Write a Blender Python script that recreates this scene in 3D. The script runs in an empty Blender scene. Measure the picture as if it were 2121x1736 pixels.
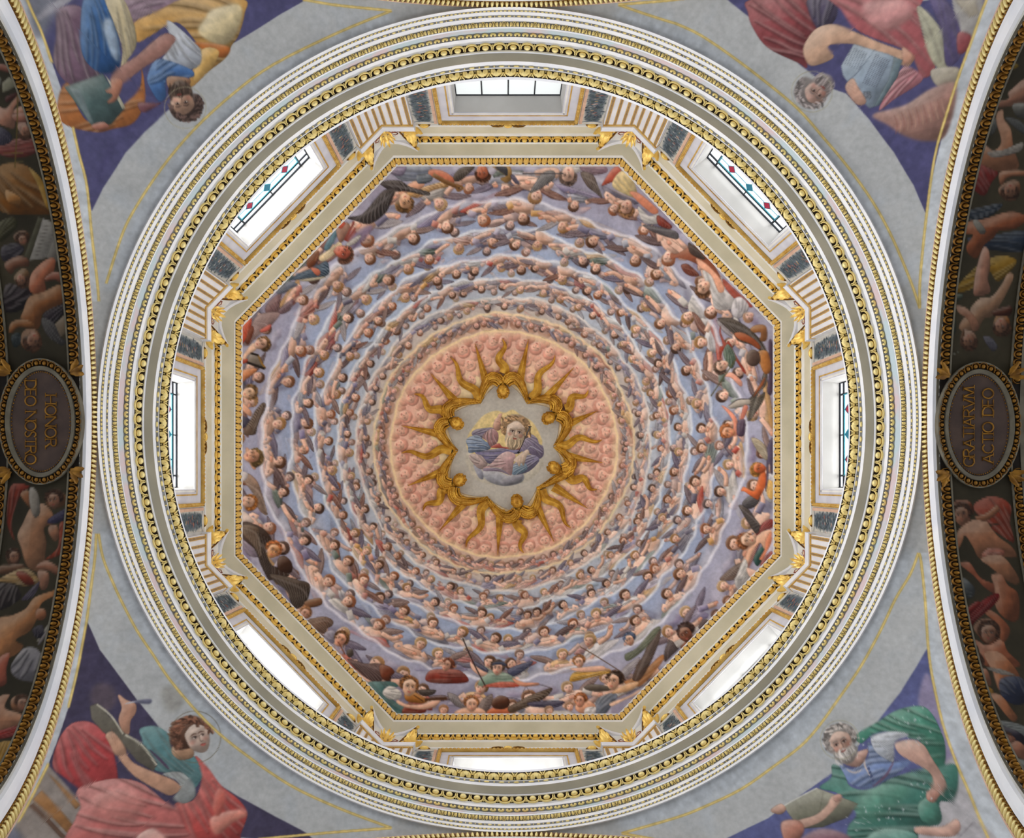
import bpy, math, random
import numpy as np
from mathutils import Vector, Matrix
random.seed(7); RS = np.random.RandomState(11)
scn = bpy.context.scene; COL = scn.collection
PI = math.pi

# ---------------------------------------------------------------- camera: on the church floor, looking straight up
F = 2000.0                      # focal length in pixels of the 2121 px wide frame
PPU, PPV = 1045.0, 1000.0       # where the zenith falls in the frame (shifted lens)
CX, CY = -0.10, 1.30            # the camera stands a little off the dome's axis (the axis is x = y = 0)
cam_d = bpy.data.cameras.new('camera'); cam = bpy.data.objects.new('camera', cam_d); COL.objects.link(cam)
cam.location = (CX, CY, 0); cam.rotation_euler = (PI, 0, 0)
cam_d.sensor_width = 36; cam_d.lens = F/2121*36
cam_d.shift_x = (1060.5-PPU)/2121; cam_d.shift_y = (PPV-868)/2121
cam_d.clip_end = 300
scn.camera = cam

# ---------------------------------------------------------------- world, daylight through the drum windows, exposure
world = bpy.data.worlds.new('world'); scn.world = world; world.use_nodes = True
bg = world.node_tree.nodes['Background']; bg.inputs[0].default_value = (0.93, 0.96, 1.0, 1); bg.inputs[1].default_value = 1.25
scn.view_settings.view_transform = 'Standard'; scn.view_settings.look = 'None'
scn.view_settings.gamma = 1.0; scn.view_settings.use_curve_mapping = False
scn.view_settings.exposure = 0.43
scn.cycles.max_bounces = 6; scn.cycles.diffuse_bounces = 4; scn.cycles.glossy_bounces = 2
scn.cycles.transparent_max_bounces = 6; scn.cycles.use_denoising = True
scn.cycles.sample_clamp_indirect = 4.0
WIN_W = 820.0                   # watts of daylight per window
WALL_X, WALL_Y = 8.63, 8.87     # apothems of the octagonal drum
# eight sides: (unit direction outwards, name of the side in the photograph)
SIDES = ['top', 'upper right', 'right', 'lower right', 'bottom', 'lower left', 'left', 'upper left']
def octo(rx, ry, z):
    a, b = .418*rx, .415*ry     # corners, clockwise in the photograph from the top side's left corner
    return [Vector(p) for p in ((-a,-ry,z),(a,-ry,z),(rx,-b,z),(rx,b,z),(a,ry,z),(-a,ry,z),(-rx,b,z),(-rx,-b,z))]
def side_frame(k, rx=WALL_X, ry=WALL_Y):
    c = octo(rx, ry, 0); p, q = c[k], c[(k+1) % 8]
    t = (q-p).normalized(); mid = (p+q)/2
    n = Vector((-t.y, t.x, 0))
    if n.dot(mid) > 0: n = -n
    return mid, t, n, (q-p).length/2          # middle, tangent, inward normal, half length
for k in range(8):
    mid, t, n, h = side_frame(k)
    ld = bpy.data.lights.new('daylight', 'AREA'); ld.shape = 'RECTANGLE'; ld.size = 4.6; ld.size_y = 5.6
    ld.energy = WIN_W*(.12,.6,.8,.9,1.1,1.3,1.5,1.4)[k]; ld.color = (1.0, 0.985, 0.96)
    lo = bpy.data.objects.new('daylight', ld); COL.objects.link(lo)
    zdir = -(n + Vector((0,0,-.12))).normalized()
    xdir = t; ydir = zdir.cross(xdir).normalized(); xdir = ydir.cross(zdir)
    M = Matrix((xdir, ydir, zdir)).transposed().to_4x4(); M.translation = mid - n*3.0 + Vector((0,0,24.4))
    lo.matrix_world = M

# ---------------------------------------------------------------- materials
def s2l(c):
    c = np.asarray(c, float)/255.0
    return np.where(c <= .04045, c/12.92, ((c+.055)/1.055)**2.4)
def lin(c): return tuple(float(v) for v in s2l(c)) + (1.0,)
def mat(name, col, col2=None, rough=.8, metal=0.0, scale=3.0, spec=.3, bump=0.0, detail=6, lo=.35, hi=.65):
    m = bpy.data.materials.new(name); m.use_nodes = True; nt = m.node_tree; b = nt.nodes['Principled BSDF']
    b.inputs['Roughness'].default_value = rough; b.inputs['Metallic'].default_value = metal
    b.inputs['Specular IOR Level'].default_value = spec
    tc = nt.nodes.new('ShaderNodeTexCoord'); nz = nt.nodes.new('ShaderNodeTexNoise')
    nz.inputs['Scale'].default_value = scale; nz.inputs['Detail'].default_value = detail
    nt.links.new(tc.outputs['Object'], nz.inputs['Vector'])
    cr = nt.nodes.new('ShaderNodeValToRGB'); e = cr.color_ramp.elements
    e[0].position, e[1].position = lo, hi; e[0].color = lin(col2 if col2 else [v*.94 for v in col]); e[1].color = lin(col)
    nt.links.new(nz.outputs['Fac'], cr.inputs['Fac']); nt.links.new(cr.outputs['Color'], b.inputs['Base Color'])
    if bump:
        bp = nt.nodes.new('ShaderNodeBump'); bp.inputs['Strength'].default_value = bump; bp.inputs['Distance'].default_value = .02
        nt.links.new(nz.outputs['Fac'], bp.inputs['Height']); nt.links.new(bp.outputs['Normal'], b.inputs['Normal'])
    return m
def fresco_mat(name, rough=.85, gain=1.0):
    m = bpy.data.materials.new(name); m.use_nodes = True; nt = m.node_tree; b = nt.nodes['Principled BSDF']
    b.inputs['Roughness'].default_value = rough; b.inputs['Specular IOR Level'].default_value = .2
    at = nt.nodes.new('ShaderNodeAttribute'); at.attribute_name = 'paint'
    tc = nt.nodes.new('ShaderNodeTexCoord'); nz = nt.nodes.new('ShaderNodeTexNoise')
    nz.inputs['Scale'].default_value = 9; nz.inputs['Detail'].default_value = 8
    nt.links.new(tc.outputs['Object'], nz.inputs['Vector'])
    mr = nt.nodes.new('ShaderNodeMapRange'); mr.inputs[1].default_value = .3; mr.inputs[2].default_value = .7
    mr.inputs[3].default_value = .91*gain; mr.inputs[4].default_value = 1.07*gain
    nt.links.new(nz.outputs['Fac'], mr.inputs[0])
    vm = nt.nodes.new('ShaderNodeVectorMath'); vm.operation = 'SCALE'
    nt.links.new(at.outputs['Color'], vm.inputs[0]); nt.links.new(mr.outputs[0], vm.inputs['Scale'])
    nt.links.new(vm.outputs[0], b.inputs['Base Color'])
    return m
def glass_mat(name, tint, solid=0.0):
    m = bpy.data.materials.new(name); m.use_nodes = True; nt = m.node_tree; nt.nodes.clear()
    out = nt.nodes.new('ShaderNodeOutputMaterial'); tr = nt.nodes.new('ShaderNodeBsdfTransparent'); tr.inputs[0].default_value = tuple(tint)+(1,)
    gl = nt.nodes.new('ShaderNodeBsdfGlossy'); gl.inputs['Roughness'].default_value = .15
    tl = nt.nodes.new('ShaderNodeBsdfTranslucent'); tl.inputs[0].default_value = (.8,.82,.8,1)
    mx = nt.nodes.new('ShaderNodeMixShader'); mx.inputs[0].default_value = .05
    m2 = nt.nodes.new('ShaderNodeMixShader'); m2.inputs[0].default_value = solid
    nt.links.new(tr.outputs[0], m2.inputs[1]); nt.links.new(tl.outputs[0], m2.inputs[2])
    nt.links.new(m2.outputs[0], mx.inputs[1]); nt.links.new(gl.outputs[0], mx.inputs[2]); nt.links.new(mx.outputs[0], out.inputs[0])
    return m
WHITE = mat('white_marble', (240,240,244), (226,228,236), rough=.55, scale=1.6)
PLASTER = mat('white_plaster', (236,234,228), (222,221,216), rough=.85, scale=2.0)
BEIGE = mat('beige_plaster', (222,214,190), (204,197,172), rough=.85, scale=.9, detail=8)
TAUPE = mat('taupe_soffit', (190,183,164), (172,165,147), rough=.85, scale=.8, detail=8)
GREYP = mat('grey_plaster', (205,203,198), (186,184,180), rough=.85, scale=1.5)
REVEAL = mat('reveal_plaster', (196,194,192), (182,180,178), rough=.85, scale=.9)
LAV = mat('lavender_panel', (214,214,222), (200,200,210), rough=.8, scale=2)
PINKST = mat('pink_strip', (222,186,162), (206,170,150), rough=.8, scale=4)
FRIEZE = mat('marbled_frieze', (212,192,196), (188,204,212), rough=.6, scale=1.3, detail=9, lo=.42, hi=.6)
GOLD = mat('gilding', (250,232,164), (234,206,124), rough=.36, metal=.22, scale=5, spec=.5)
GOLD_OCT = mat('warm_gilding', (250,216,122), (228,180,76), rough=.34, metal=.32, scale=5, spec=.5)
GOLD_SUN = mat('old_gilding', (224,174,66), (170,118,30), rough=.4, metal=.5, scale=4, spec=.5, bump=.25)
GOLD_DK = mat('dimmed_gilding', (150,106,36), (98,64,18), rough=.45, metal=.5, scale=6)  # gilding darkened in colour for the dimly lit side soffits
BED = mat('dark_recess', (46,32,20), (26,18,12), rough=.9, scale=5)  # black-brown ground; deep shadow behind the ornament is put into this colour
BED_G = mat('grey_recess', (150,150,150), (120,118,112), rough=.9, scale=5)
BED_DK = mat('black_brown_recess', (28,20,13), (16,12,9), rough=.9, scale=5)
STRIP = mat('taupe_fillet', (168,140,104), (142,116,84), rough=.7, scale=6)
GOLDP = mat('gold_paint', (222,186,106), (196,152,70), rough=.5, metal=.2, scale=4)
REDORN = mat('red_arabesque', (176,112,92), (150,90,70), rough=.8)
LEAD = mat('lead_came', (52,56,62), (38,40,46), rough=.6, metal=.3)
TEAL = mat('teal_border', (70,150,165), (50,130,150), rough=.5)
IRON = mat('black_iron', (22,20,20), (14,13,13), rough=.6, metal=.4)
SOFW = mat('shaded_plaster', (112,106,92), (88,83,72), rough=.85, scale=3)  # white plaster with the shade of the side soffits put into its colour
PLAQUE = mat('plaque_field', (76,60,53), (58,46,43), rough=.8, scale=2.2, detail=9)
FLOORM = mat('stone_floor', (172,170,166), (150,148,145), rough=.6, scale=.6)
FRESCO = fresco_mat('fresco'); 
CLEAR = glass_mat('clear_pane', (.92,.94,.95))
FROST = glass_mat('frosted_pane', (.012,.012,.011), .55)

# ---------------------------------------------------------------- mesh helpers
def tag(o, label=None, cat=None, group=None, kind=None):
    if label: o['label'] = label
    if cat: o['category'] = cat
    if group: o['group'] = group
    if kind: o['kind'] = kind
    return o
def empty(name, loc=(0,0,0), label=None, cat=None, group=None, kind=None):
    o = bpy.data.objects.new(name, None); COL.objects.link(o); o.location = loc; o.empty_display_size = .2
    return tag(o, label, cat, group, kind)
def link(name, me, parent=None, M=None):
    o = bpy.data.objects.new(name, me); COL.objects.link(o)
    if parent is not None: o.parent = parent
    if M is not None: o.matrix_basis = M
    return o
class MB:
    def __init__(s): s.v = []; s.f = []; s.m = []; s.sm = []
    def add(s, verts, faces, mi=0, smooth=True):
        o = len(s.v); s.v += [tuple(p) for p in verts]
        for f in faces: s.f.append(tuple(o+i for i in f)); s.m.append(mi); s.sm.append(smooth)
    def grid(s, rows, mi=0, smooth=True, close=False):
        n = len(rows[0]); V = [p for r in rows for p in r]; fs = []
        for i in range(len(rows)-1):
            for j in range(n if close else n-1):
                k = (j+1) % n; fs.append((i*n+j, i*n+k, (i+1)*n+k, (i+1)*n+j))
        s.add(V, fs, mi, smooth)
    def box(s, o, a, b, c, mi=0):                  # corner + three edge vectors
        o, a, b, c = map(Vector, (o, a, b, c))
        V = [o, o+a, o+a+b, o+b, o+c, o+a+c, o+a+b+c, o+b+c]
        s.add(V, [(0,1,2,3),(4,5,6,7),(0,1,5,4),(1,2,6,5),(2,3,7,6),(3,0,4,7)], mi, False)
    def tube(s, path, rad, n=6, mi=0, cap=True):
        path = [Vector(p) for p in path]; rows = []
        if not hasattr(rad, '__len__'): rad = [rad]*len(path)
        ref = Vector((.13,.21,.97))
        for i, p in enumerate(path):
            d = (path[min(i+1,len(path)-1)]-path[max(i-1,0)]).normalized()
            a = d.cross(ref); a = (a if a.length > 1e-4 else d.cross(Vector((1,0,0)))).normalized(); b = d.cross(a)
            rows.append([p + (a*math.cos(2*PI*j/n)+b*math.sin(2*PI*j/n))*rad[i] for j in range(n)])
        s.grid(rows, mi, True, True)
        if cap:
            s.add(rows[0], [tuple(range(n))], mi); s.add(rows[-1], [tuple(range(n))], mi)
    def ell(s, c, a, b, d, nu=10, nv=6, mi=0):      # ellipsoid with half-axis vectors
        c, a, b, d = map(Vector, (c, a, b, d)); rows = []
        for i in range(nv+1):
            t = PI*i/nv
            rows.append([c + d*math.cos(t) + (a*math.cos(2*PI*j/nu)+b*math.sin(2*PI*j/nu))*max(math.sin(t),1e-3) for j in range(nu)])
        s.grid(rows, mi, True, True)
    def relief(s, pts, h, c=None, mi=0, lv=((1,0),(.86,.62),(.5,.93)), z0=0.0):   # raised cushion on the local xy plane
        n = len(pts); c = c or (sum(p[0] for p in pts)/n, sum(p[1] for p in pts)/n)
        rows = [[(c[0]+(p[0]-c[0])*k, c[1]+(p[1]-c[1])*k, z0+h*hz) for p in pts] for k, hz in lv]
        s.grid(rows, mi, True, True)
        o = len(s.v); s.add(rows[-1]+[(c[0], c[1], z0+h)], [(i, (i+1) % n, n) for i in range(n)], mi)
    def ribbon(s, path, w, h, mi=0, z0=0.0):        # raised roof-shaped ribbon on the local xy plane
        n = len(path); w = w if hasattr(w, '__len__') else [w]*n; rows = []
        for i, p in enumerate(path):
            a, b = path[max(i-1,0)], path[min(i+1,n-1)]
            dx, dy = b[0]-a[0], b[1]-a[1]; L = math.hypot(dx, dy) or 1; nx, ny = -dy/L, dx/L
            rows.append([(p[0]+nx*w[i], p[1]+ny*w[i], z0), (p[0]+nx*w[i]*.45, p[1]+ny*w[i]*.45, z0+h), (p[0]-nx*w[i]*.45, p[1]-ny*w[i]*.45, z0+h), (p[0]-nx*w[i], p[1]-ny*w[i], z0)])
        s.grid(rows, mi)
    def mesh(s, name, mats):
        me = bpy.data.meshes.new(name); me.from_pydata(s.v, [], s.f)
        for m in (mats if isinstance(mats, (list, tuple)) else [mats]): me.materials.append(m)
        me.polygons.foreach_set('material_index', s.m); me.polygons.foreach_set('use_smooth', s.sm); me.update()
        return me
    def build(s, name, mats, parent=None, M=None): return link(name, s.mesh(name, mats), parent, M)
def np_mesh(name, V, Q, m, paint=None):
    me = bpy.data.meshes.new(name); me.vertices.add(len(V)); me.vertices.foreach_set('co', np.ascontiguousarray(V, np.float32).ravel())
    me.loops.add(Q.size); me.loops.foreach_set('vertex_index', np.ascontiguousarray(Q, np.int32).ravel())
    me.polygons.add(len(Q)); me.polygons.foreach_set('loop_start', np.arange(0, Q.size, 4, dtype=np.int32))
    me.update(calc_edges=True); me.polygons.foreach_set('use_smooth', np.ones(len(Q), bool))
    me.materials.append(m)
    if paint is not None:
        at = me.color_attributes.new('paint', 'FLOAT_COLOR', 'POINT')
        at.data.foreach_set('color', np.concatenate([paint, np.ones((len(V),1))], 1).astype(np.float32).ravel())
    return me
# ---------------------------------------------------------------- fresco painting: a small brush engine working in wall coordinates
def catmull(P, n=5, closed=True):
    P = np.asarray(P, float); N = len(P); out = []
    t = np.linspace(0, 1, n, endpoint=False)[:, None]
    for i in range(N if closed else N-1):
        if closed: a, b, c, d = P[i-1], P[i], P[(i+1) % N], P[(i+2) % N]
        else: a, b, c, d = P[max(i-1,0)], P[i], P[i+1], P[min(i+2,N-1)]
        out.append(.5*((2*b)+(-a+c)*t+(2*a-5*b+4*c-d)*t**2+(-a+3*b-3*c+d)*t**3))
    if not closed: out.append(P[-1:])
    return np.concatenate(out)
def blur(m, r):
    r = int(r)
    if r < 1: return m
    k = 2*r+1
    for ax in (0, 1):
        p = np.pad(m, [(r+1, r) if a == ax else (0, 0) for a in (0, 1)], mode='constant')
        c = np.cumsum(p, axis=ax)
        m = (np.take(c, range(k, c.shape[ax]), axis=ax)-np.take(c, range(0, c.shape[ax]-k), axis=ax))/k
    return m
def fbm(h, w, cell, octv=4, seed=0):
    r = np.random.RandomState(seed); out = np.zeros((h, w)); a = 1.0; tot = 0
    for o in range(octv):
        c = max(cell/2**o, 2); gh, gw = int(h/c)+3, int(w/c)+3; g = r.rand(gh, gw)
        y = np.arange(h)/c; x = np.arange(w)/c; yi, xi = y.astype(int), x.astype(int)
        fy = (y-yi)[:, None]; fx = (x-xi)[None]; fy = fy*fy*(3-2*fy); fx = fx*fx*(3-2*fx)
        A = g[np.ix_(yi, xi)]; B = g[np.ix_(yi, xi+1)]; C_ = g[np.ix_(yi+1, xi)]; D = g[np.ix_(yi+1, xi+1)]
        out += a*((A*(1-fx)+B*fx)*(1-fy)+(C_*(1-fx)+D*fx)*fy); tot += a; a *= .5
    return out/tot
MOT = fbm(512, 512, 14, 4, 77)-.5; MOT = np.concatenate([MOT, MOT[::-1]]); MOT = np.concatenate([MOT, MOT[:,::-1]], 1)
class Canvas:
    def __init__(s, x0, y0, x1, y1, res, to_wall, base=(190,187,184)):
        s.x0, s.y0, s.res, s.to_wall = x0, y0, res, to_wall
        s.w, s.h = int((x1-x0)/res)+1, int((y1-y0)/res)+1
        s.a = np.ones((s.h, s.w, 3))*np.array(base, float); s.L = (.55, .83)
    def pts(s, P):
        P = np.asarray(P, float); q = s.to_wall(P) if s.to_wall else P
        return (q-np.array([s.x0, s.y0]))/s.res
    def mask(s, Q, soft=0):
        pad = 2+3*soft
        bx0, by0 = np.floor(Q.min(0)).astype(int)-pad; bx1, by1 = np.ceil(Q.max(0)).astype(int)+pad
        bx0, by0, bx1, by1 = max(bx0,0), max(by0,0), min(bx1,s.w), min(by1,s.h)
        if bx1-bx0 < 1 or by1-by0 < 1: return None
        S = 2; w, h = (bx1-bx0)*S, (by1-by0)*S
        P = (Q-np.array([bx0, by0]))*S; N = np.roll(P, -1, 0)
        sw = P[:,1] > N[:,1]; A = np.where(sw[:,None], N, P); B = np.where(sw[:,None], P, N)
        r0 = np.clip(np.ceil(A[:,1]-.5), 0, h).astype(int); r1 = np.clip(np.ceil(B[:,1]-.5), 0, h).astype(int)
        cnt = np.maximum(r1-r0, 0); e = np.repeat(np.arange(len(P)), cnt)
        if len(e) == 0: return None
        rows = np.arange(len(e))-np.repeat(np.cumsum(cnt)-cnt, cnt)+r0[e]
        x = A[e,0]+(rows+.5-A[e,1])*(B[e,0]-A[e,0])/np.maximum(B[e,1]-A[e,1], 1e-9)
        xi = np.clip(np.ceil(x-.5), 0, w).astype(int)
        acc = np.zeros((h, w+1), np.int32); np.add.at(acc, (rows, xi), 1)
        m = (np.cumsum(acc, 1)[:, :w] & 1).astype(float)
        m = m.reshape(h//S, S, w//S, S).mean((1, 3))
        if soft: m = blur(blur(m, soft), soft)
        return bx0, by0, m
    def poly(s, P, col, k=.42, alpha=1.0, sm=True, line=.32, soft=0, rr=.34, clip=None, light=.3, dark=.66):
        Q = s.pts(catmull(P) if sm else np.asarray(P, float)); g = s.mask(Q, soft)
        if g is None: return None
        x, y, m = g; h, w = m.shape; c = np.array(col, float)
        out = np.ones((h, w, 3))*c
        if k > 0 and min(h, w) > 4:
            ext = Q.max(0)-Q.min(0); r = int(np.clip(rr*min(ext), 1, 46)); b = blur(blur(m, r), r)
            gy, gx = np.gradient(b); sh = (gx*s.L[0]+gy*s.L[1])*r*1.9*k*2
            if r > 5: r2 = max(r//3, 2); gy, gx = np.gradient(blur(blur(m, r2), r2)); sh = sh+(gx*s.L[0]+gy*s.L[1])*r2*1.1*k*2
            sh = np.clip(sh, -1, 1)[..., None]
            hi = c+(np.array([255,250,240])-c)*light; lo_ = c*dark
            out = out+np.maximum(sh, 0)*(hi-c)+np.maximum(-sh, 0)*(lo_-c)
        out = out*(1+.24*MOT[np.arange(y, y+h)[:,None] % 1024, np.arange(x, x+w)[None] % 1024])[..., None]
        if line > 0:
            e = np.clip((1-blur(m, 1))*1.6, 0, 1)[..., None]; out = out*(1-line*e)
        a = m[..., None]*alpha
        if clip is not None: a = a*s.clipped(clip, x, y, h, w)[..., None]
        R = s.a[y:y+h, x:x+w]; R[:] = R*(1-a)+out*a
        return x, y, m
    def clipped(s, g, x, y, h, w):
        out = np.zeros((h, w)); gx, gy, m = g; X0, Y0 = max(x, gx), max(y, gy); X1, Y1 = min(x+w, gx+m.shape[1]), min(y+h, gy+m.shape[0])
        if X1 > X0 and Y1 > Y0: out[Y0-y:Y1-y, X0-x:X1-x] = m[Y0-gy:Y1-gy, X0-gx:X1-gx]
        return out
    def stroke(s, P, wd, col, alpha=1.0, taper=True, clip=None, k=0, closed=False, soft=0):
        P = catmull(P, 4, closed) if len(P) > 2 else np.asarray(P, float)
        if closed: P = np.concatenate([P, P[:1]])
        d = np.gradient(P, axis=0); L = np.maximum(np.hypot(d[:,0], d[:,1]), 1e-9)
        nrm = np.stack([-d[:,1], d[:,0]], 1)/L[:,None]; t = np.linspace(0, 1, len(P))
        ww = wd*.5*(np.sqrt(np.maximum(np.sin(PI*np.clip(t, .04, .96)), 0)) if taper else np.ones(len(P)))
        return s.poly(np.concatenate([P+nrm*ww[:,None], (P-nrm*ww[:,None])[::-1]]), col, k, alpha, False, 0, soft, clip=clip)
    def cloth(s, P, col, folds=5, seed=0, **kw):           # drapery: a shaded shape crossed by folds
        g = s.poly(P, col, **kw)
        if g is None: return
        r = random.Random(seed+len(P)*7+int(P[0][0])); Pn = np.asarray(P, float); c = np.array(col, float)
        ce = Pn.mean(0); U, S_, Vt = np.linalg.svd(Pn-ce, full_matrices=False); ax, la = Vt[0], Vt[1]
        p, q = (Pn-ce) @ ax, (Pn-ce) @ la; L, W_ = np.ptp(p)/2, np.ptp(q)/2; cl, cq = (p.max()+p.min())/2, (q.max()+q.min())/2
        if W_ < 2.2: return
        fan = r.choice((-1, 1))*r.uniform(.25,.6); bow = r.uniform(-.3,.3)*W_; n = max(3, folds)
        for i in range(n):
            l0 = (i+.5)/n*2-1+r.uniform(-.12,.12); a, b = (-.95, r.uniform(.1,.9)) if r.random() < .5 else (-r.uniform(.1,.9), .95)
            pt = [ce+ax*(cl+L*t)+la*(cq+W_*l0*(1-fan*t)*.95+bow*(1-t*t)+r.uniform(-.06,.06)*W_) for t in np.linspace(a, b, 4)]
            w = max(W_*.62/n*1.7, 1.0); sf = 2 if w > 9 else (1 if w > 3 else 0); off = np.array([.5,.75])*w*.55
            s.stroke(pt, w*1.25, c*.52, .6, clip=g, soft=sf); s.stroke([v-off for v in pt], w*.9, c+(np.array([255,248,238])-c)*.42, .55, clip=g, soft=sf)
            if w > 2.4: s.stroke([v+off*.5 for v in pt], max(w*.22, .8), c*.4, .3, clip=g)
    def feather(s, P, col, n=9, lines=True):               # a wing: a shaded shape with slanting quills and a paler row of coverts
        g = s.poly(P, col, .34, line=.5)
        if g is None or not lines: return
        Pn = np.asarray(P, float); c = np.array(col, float); m = len(Pn); h = m//2
        lead = lambda t: Pn[min(int(t),h-1)]*(1-(t-min(int(t),h-1)))+Pn[min(int(t),h-1)+1]*(t-min(int(t),h-1))
        trail = lambda t: Pn[m-1-min(int(t),m-2-h)]*(1-(t-min(int(t),m-2-h)))+Pn[m-2-min(int(t),m-2-h)]*(t-min(int(t),m-2-h))
        L = max(np.hypot(*(Pn[h]-Pn[0])), 1); w = float(np.clip(L*.022, .9, 2.6))
        for i in range(n):
            t = (i+.3)/n; a = lead(t*.72*h); b = trail(min(t*.75+.34, 1)*(m-1-h)); q = a+(b-a)*.12
            s.stroke([q, (q+b)/2+(Pn[h]-Pn[0])*.05, b], w*1.25, c*.5, .6, clip=g); o = (Pn[h]-Pn[0])*.03
            s.stroke([q+o, (q+b)/2+(Pn[h]-Pn[0])*.08, b+o], w, c+(255-c)*.33, .5, clip=g)
        s.stroke([Pn[0]*.7+trail(0)*.3, lead(h*.5)*.72+trail((m-1-h)*.5)*.28, lead(h*.95)], w*2.4, c+(255-c)*.25, .5, clip=g)
    def head(s, c, r, up, col, hair, turn=0.0, detail=True, curls=True, k=1.0):
        c = np.asarray(c, float); up = np.asarray(up, float); sd = np.array([-up[1], up[0]])
        def T(L): return [c+r*(x*sd+y*up) for x, y in L]
        H = np.array(hair, float); K = np.array(col, float)
        s.poly(T([(-1.1,-.1),(-1.05,.7),(-.5,1.25),(.4,1.28),(1.05,.75),(1.1,-.1),(.7,-.6),(-.7,-.6)]), H, .5*k, line=.15*k)
        s.poly(T([(-.72+turn*.3,.4),(-.8+turn*.3,-.2),(-.4+turn*.35,-.95),(.1+turn*.35,-1.12),(.5+turn*.35,-.9),(.82+turn*.3,-.2),(.72+turn*.3,.45),(0+turn*.3,.78)]), K, .5*k, line=.22*k)
        s.poly(T([(-.95,.1),(-.8,.75),(-.2,1.1),(.5,1.05),(.95,.6),(.9,.2),(.6+turn*.2,.62),(.1+turn*.3,.62),(-.45+turn*.2,.55),(-.72+turn*.2,.2)]), H, .3*k, line=.1*k)
        if detail and r > 3.6:
            o = turn*.38
            for x in (-.36, .36):
                s.stroke(T([(x+o-.17,.08),(x+o,.13),(x+o+.17,.06)]), r*.17, (84,56,48), .72*k, False)
            s.stroke(T([(o+.02,.1),(o+.1+turn*.1,-.3),(o-.02,-.36)]), r*.12, K*.68, .8)
            s.stroke(T([(o-.2,-.62),(o,-.6),(o+.22,-.64)]), r*.16, (168,72,66), .85)
            for x in (-.42, .42): s.poly(T([(x+o-.16,-.3),(x+o,-.2),(x+o+.16,-.3),(x+o,-.44)]), (224,130,112), 0, .3, line=0, soft=1)
            if curls and 5 < r <= 15:
                for i in range(7):
                    a = PI*(.05+.9*i/6); s.stroke(T([(math.cos(a)*.95,math.sin(a)*.9+.25),(math.cos(a+.2)*1.15,math.sin(a+.2)*1.0+.25),(math.cos(a+.35)*.95,math.sin(a+.35)*.85+.3)]), r*.13, H*1.35, .6)
    def portrait(s, c, r, up, col, hair, turn=0.0, beard=None, wild=.3, seed=0):
        """a large modelled head: brow, lidded eyes, nose, lips, ear, locks of hair and an optional beard"""
        c = np.asarray(c, float); up = np.asarray(up, float); up = up/np.linalg.norm(up); sd = np.array([-up[1], up[0]]); q = random.Random(seed)
        T = lambda L: [c+r*(x*sd+y*up) for x, y in L]; H = np.array(hair, float); K = np.array(col, float); o = turn*.42; sg = 1 if turn >= 0 else -1
        e = 1+wild*.22; s.poly(T([(x*e-o*.3*wild,y*e+.1*wild) for x, y in ((-1.05,-.25),(-1.15,.45),(-.8,1.1),(0,1.35),(.8,1.1),(1.15,.45),(1.05,-.25),(.5,-.5),(-.5,-.5))]), H*.8, .4, soft=1, line=0)
        s.poly(T([(-.78+o,.55),(-.84+o,-.05),(-.7+o,-.6),(-.28+o*1.2,-1.08),(.22+o*1.2,-1.1),(.66+o,-.66),(.84+o,-.05),(.76+o,.55),(0+o,.98)]), K, .55, line=.2)
        s.poly(T([(-.84*sg*-1+o,.5),(.5*-sg+o,.3),(.48*-sg+o,-.5),(.3*-sg+o*1.2,-1.0),(.72*-sg+o,-.6)]), K*.62, 0, .45, line=0, soft=2)
        for x in (-.36, .36):
            w = .9-.3*abs(turn)*(1 if x*sg > 0 else 0); X = x*w+o*1.25
            s.poly(T([(X-.25,.16),(X,.3),(X+.25,.18),(X+.2,-.02),(X-.2,-.04)]), K*.66, 0, .55, line=0, soft=1)
            s.poly(T([(X-.17,.06),(X,.13),(X+.17,.07),(X,-.02)]), (216,206,196), 0, .9, line=0); s.poly(T([(X-.05+turn*.05,.11),(X+.06+turn*.05,.11),(X+.06+turn*.05,-.01),(X-.05+turn*.05,-.01)]), (48,36,34), 0, .95, line=0)
            s.stroke(T([(X-.2,.05),(X,.145),(X+.2,.07)]), r*.07, (58,38,34), .9); s.stroke(T([(X-.24,.24),(X,.34),(X+.24,.26)]), r*.09, H*.7, .75)
        N = o*1.55; s.poly(T([(N-.05,.2),(N+.06,.2),(N+.13+turn*.1,-.3),(N-.12,-.32)]), K*1.06, .5, .6, line=0, soft=1); s.stroke(T([(N-.08*sg,.16),(N-.13*sg,-.26),(N-.02,-.34),(N+.12,-.3)]), r*.08, K*.5, .75)
        s.poly(T([(N-.25,-.56),(N-.06,-.5),(N+.06,-.53),(N+.24,-.56),(N,-.62)]), (150,66,60), 0, .85, line=0); s.poly(T([(N-.2,-.6),(N+.2,-.6),(N+.02,-.72)]), (196,104,92), .4, .8, line=0)
        for x in (-.5,.5): s.poly(T([(x+o-.2,-.2),(x+o,-.08),(x+o+.2,-.2),(x+o,-.42)]), (214,112,96), 0, .28, line=0, soft=2)
        if beard is not None:
            B = np.array(beard, float); s.poly(T([(-.8+o,-.15),(-.62+o,-.42),(-.3+N,-.44),(N,-.42),(.3+N,-.44),(.62+o,-.42),(.8+o,-.15),(.85+o,-.8),(.5+o,-1.4),(o*1.2,-1.62),(-.5+o,-1.4),(-.85+o,-.8)]), B*.86, .5, .9, line=0, soft=1)
            for i in range(int(26*max(1, r/22))):
                x = q.uniform(-.8,.8); y = -.3-q.random()*.5; s.stroke(T([(x+o,y),(x*1.05+o+q.uniform(-.12,.12),y-.35),(x*.8+o+q.uniform(-.1,.1),y-.75)]), r*q.uniform(.07,.14), B*q.choice([.62,1.12,1.25,.8]), .65)
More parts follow.
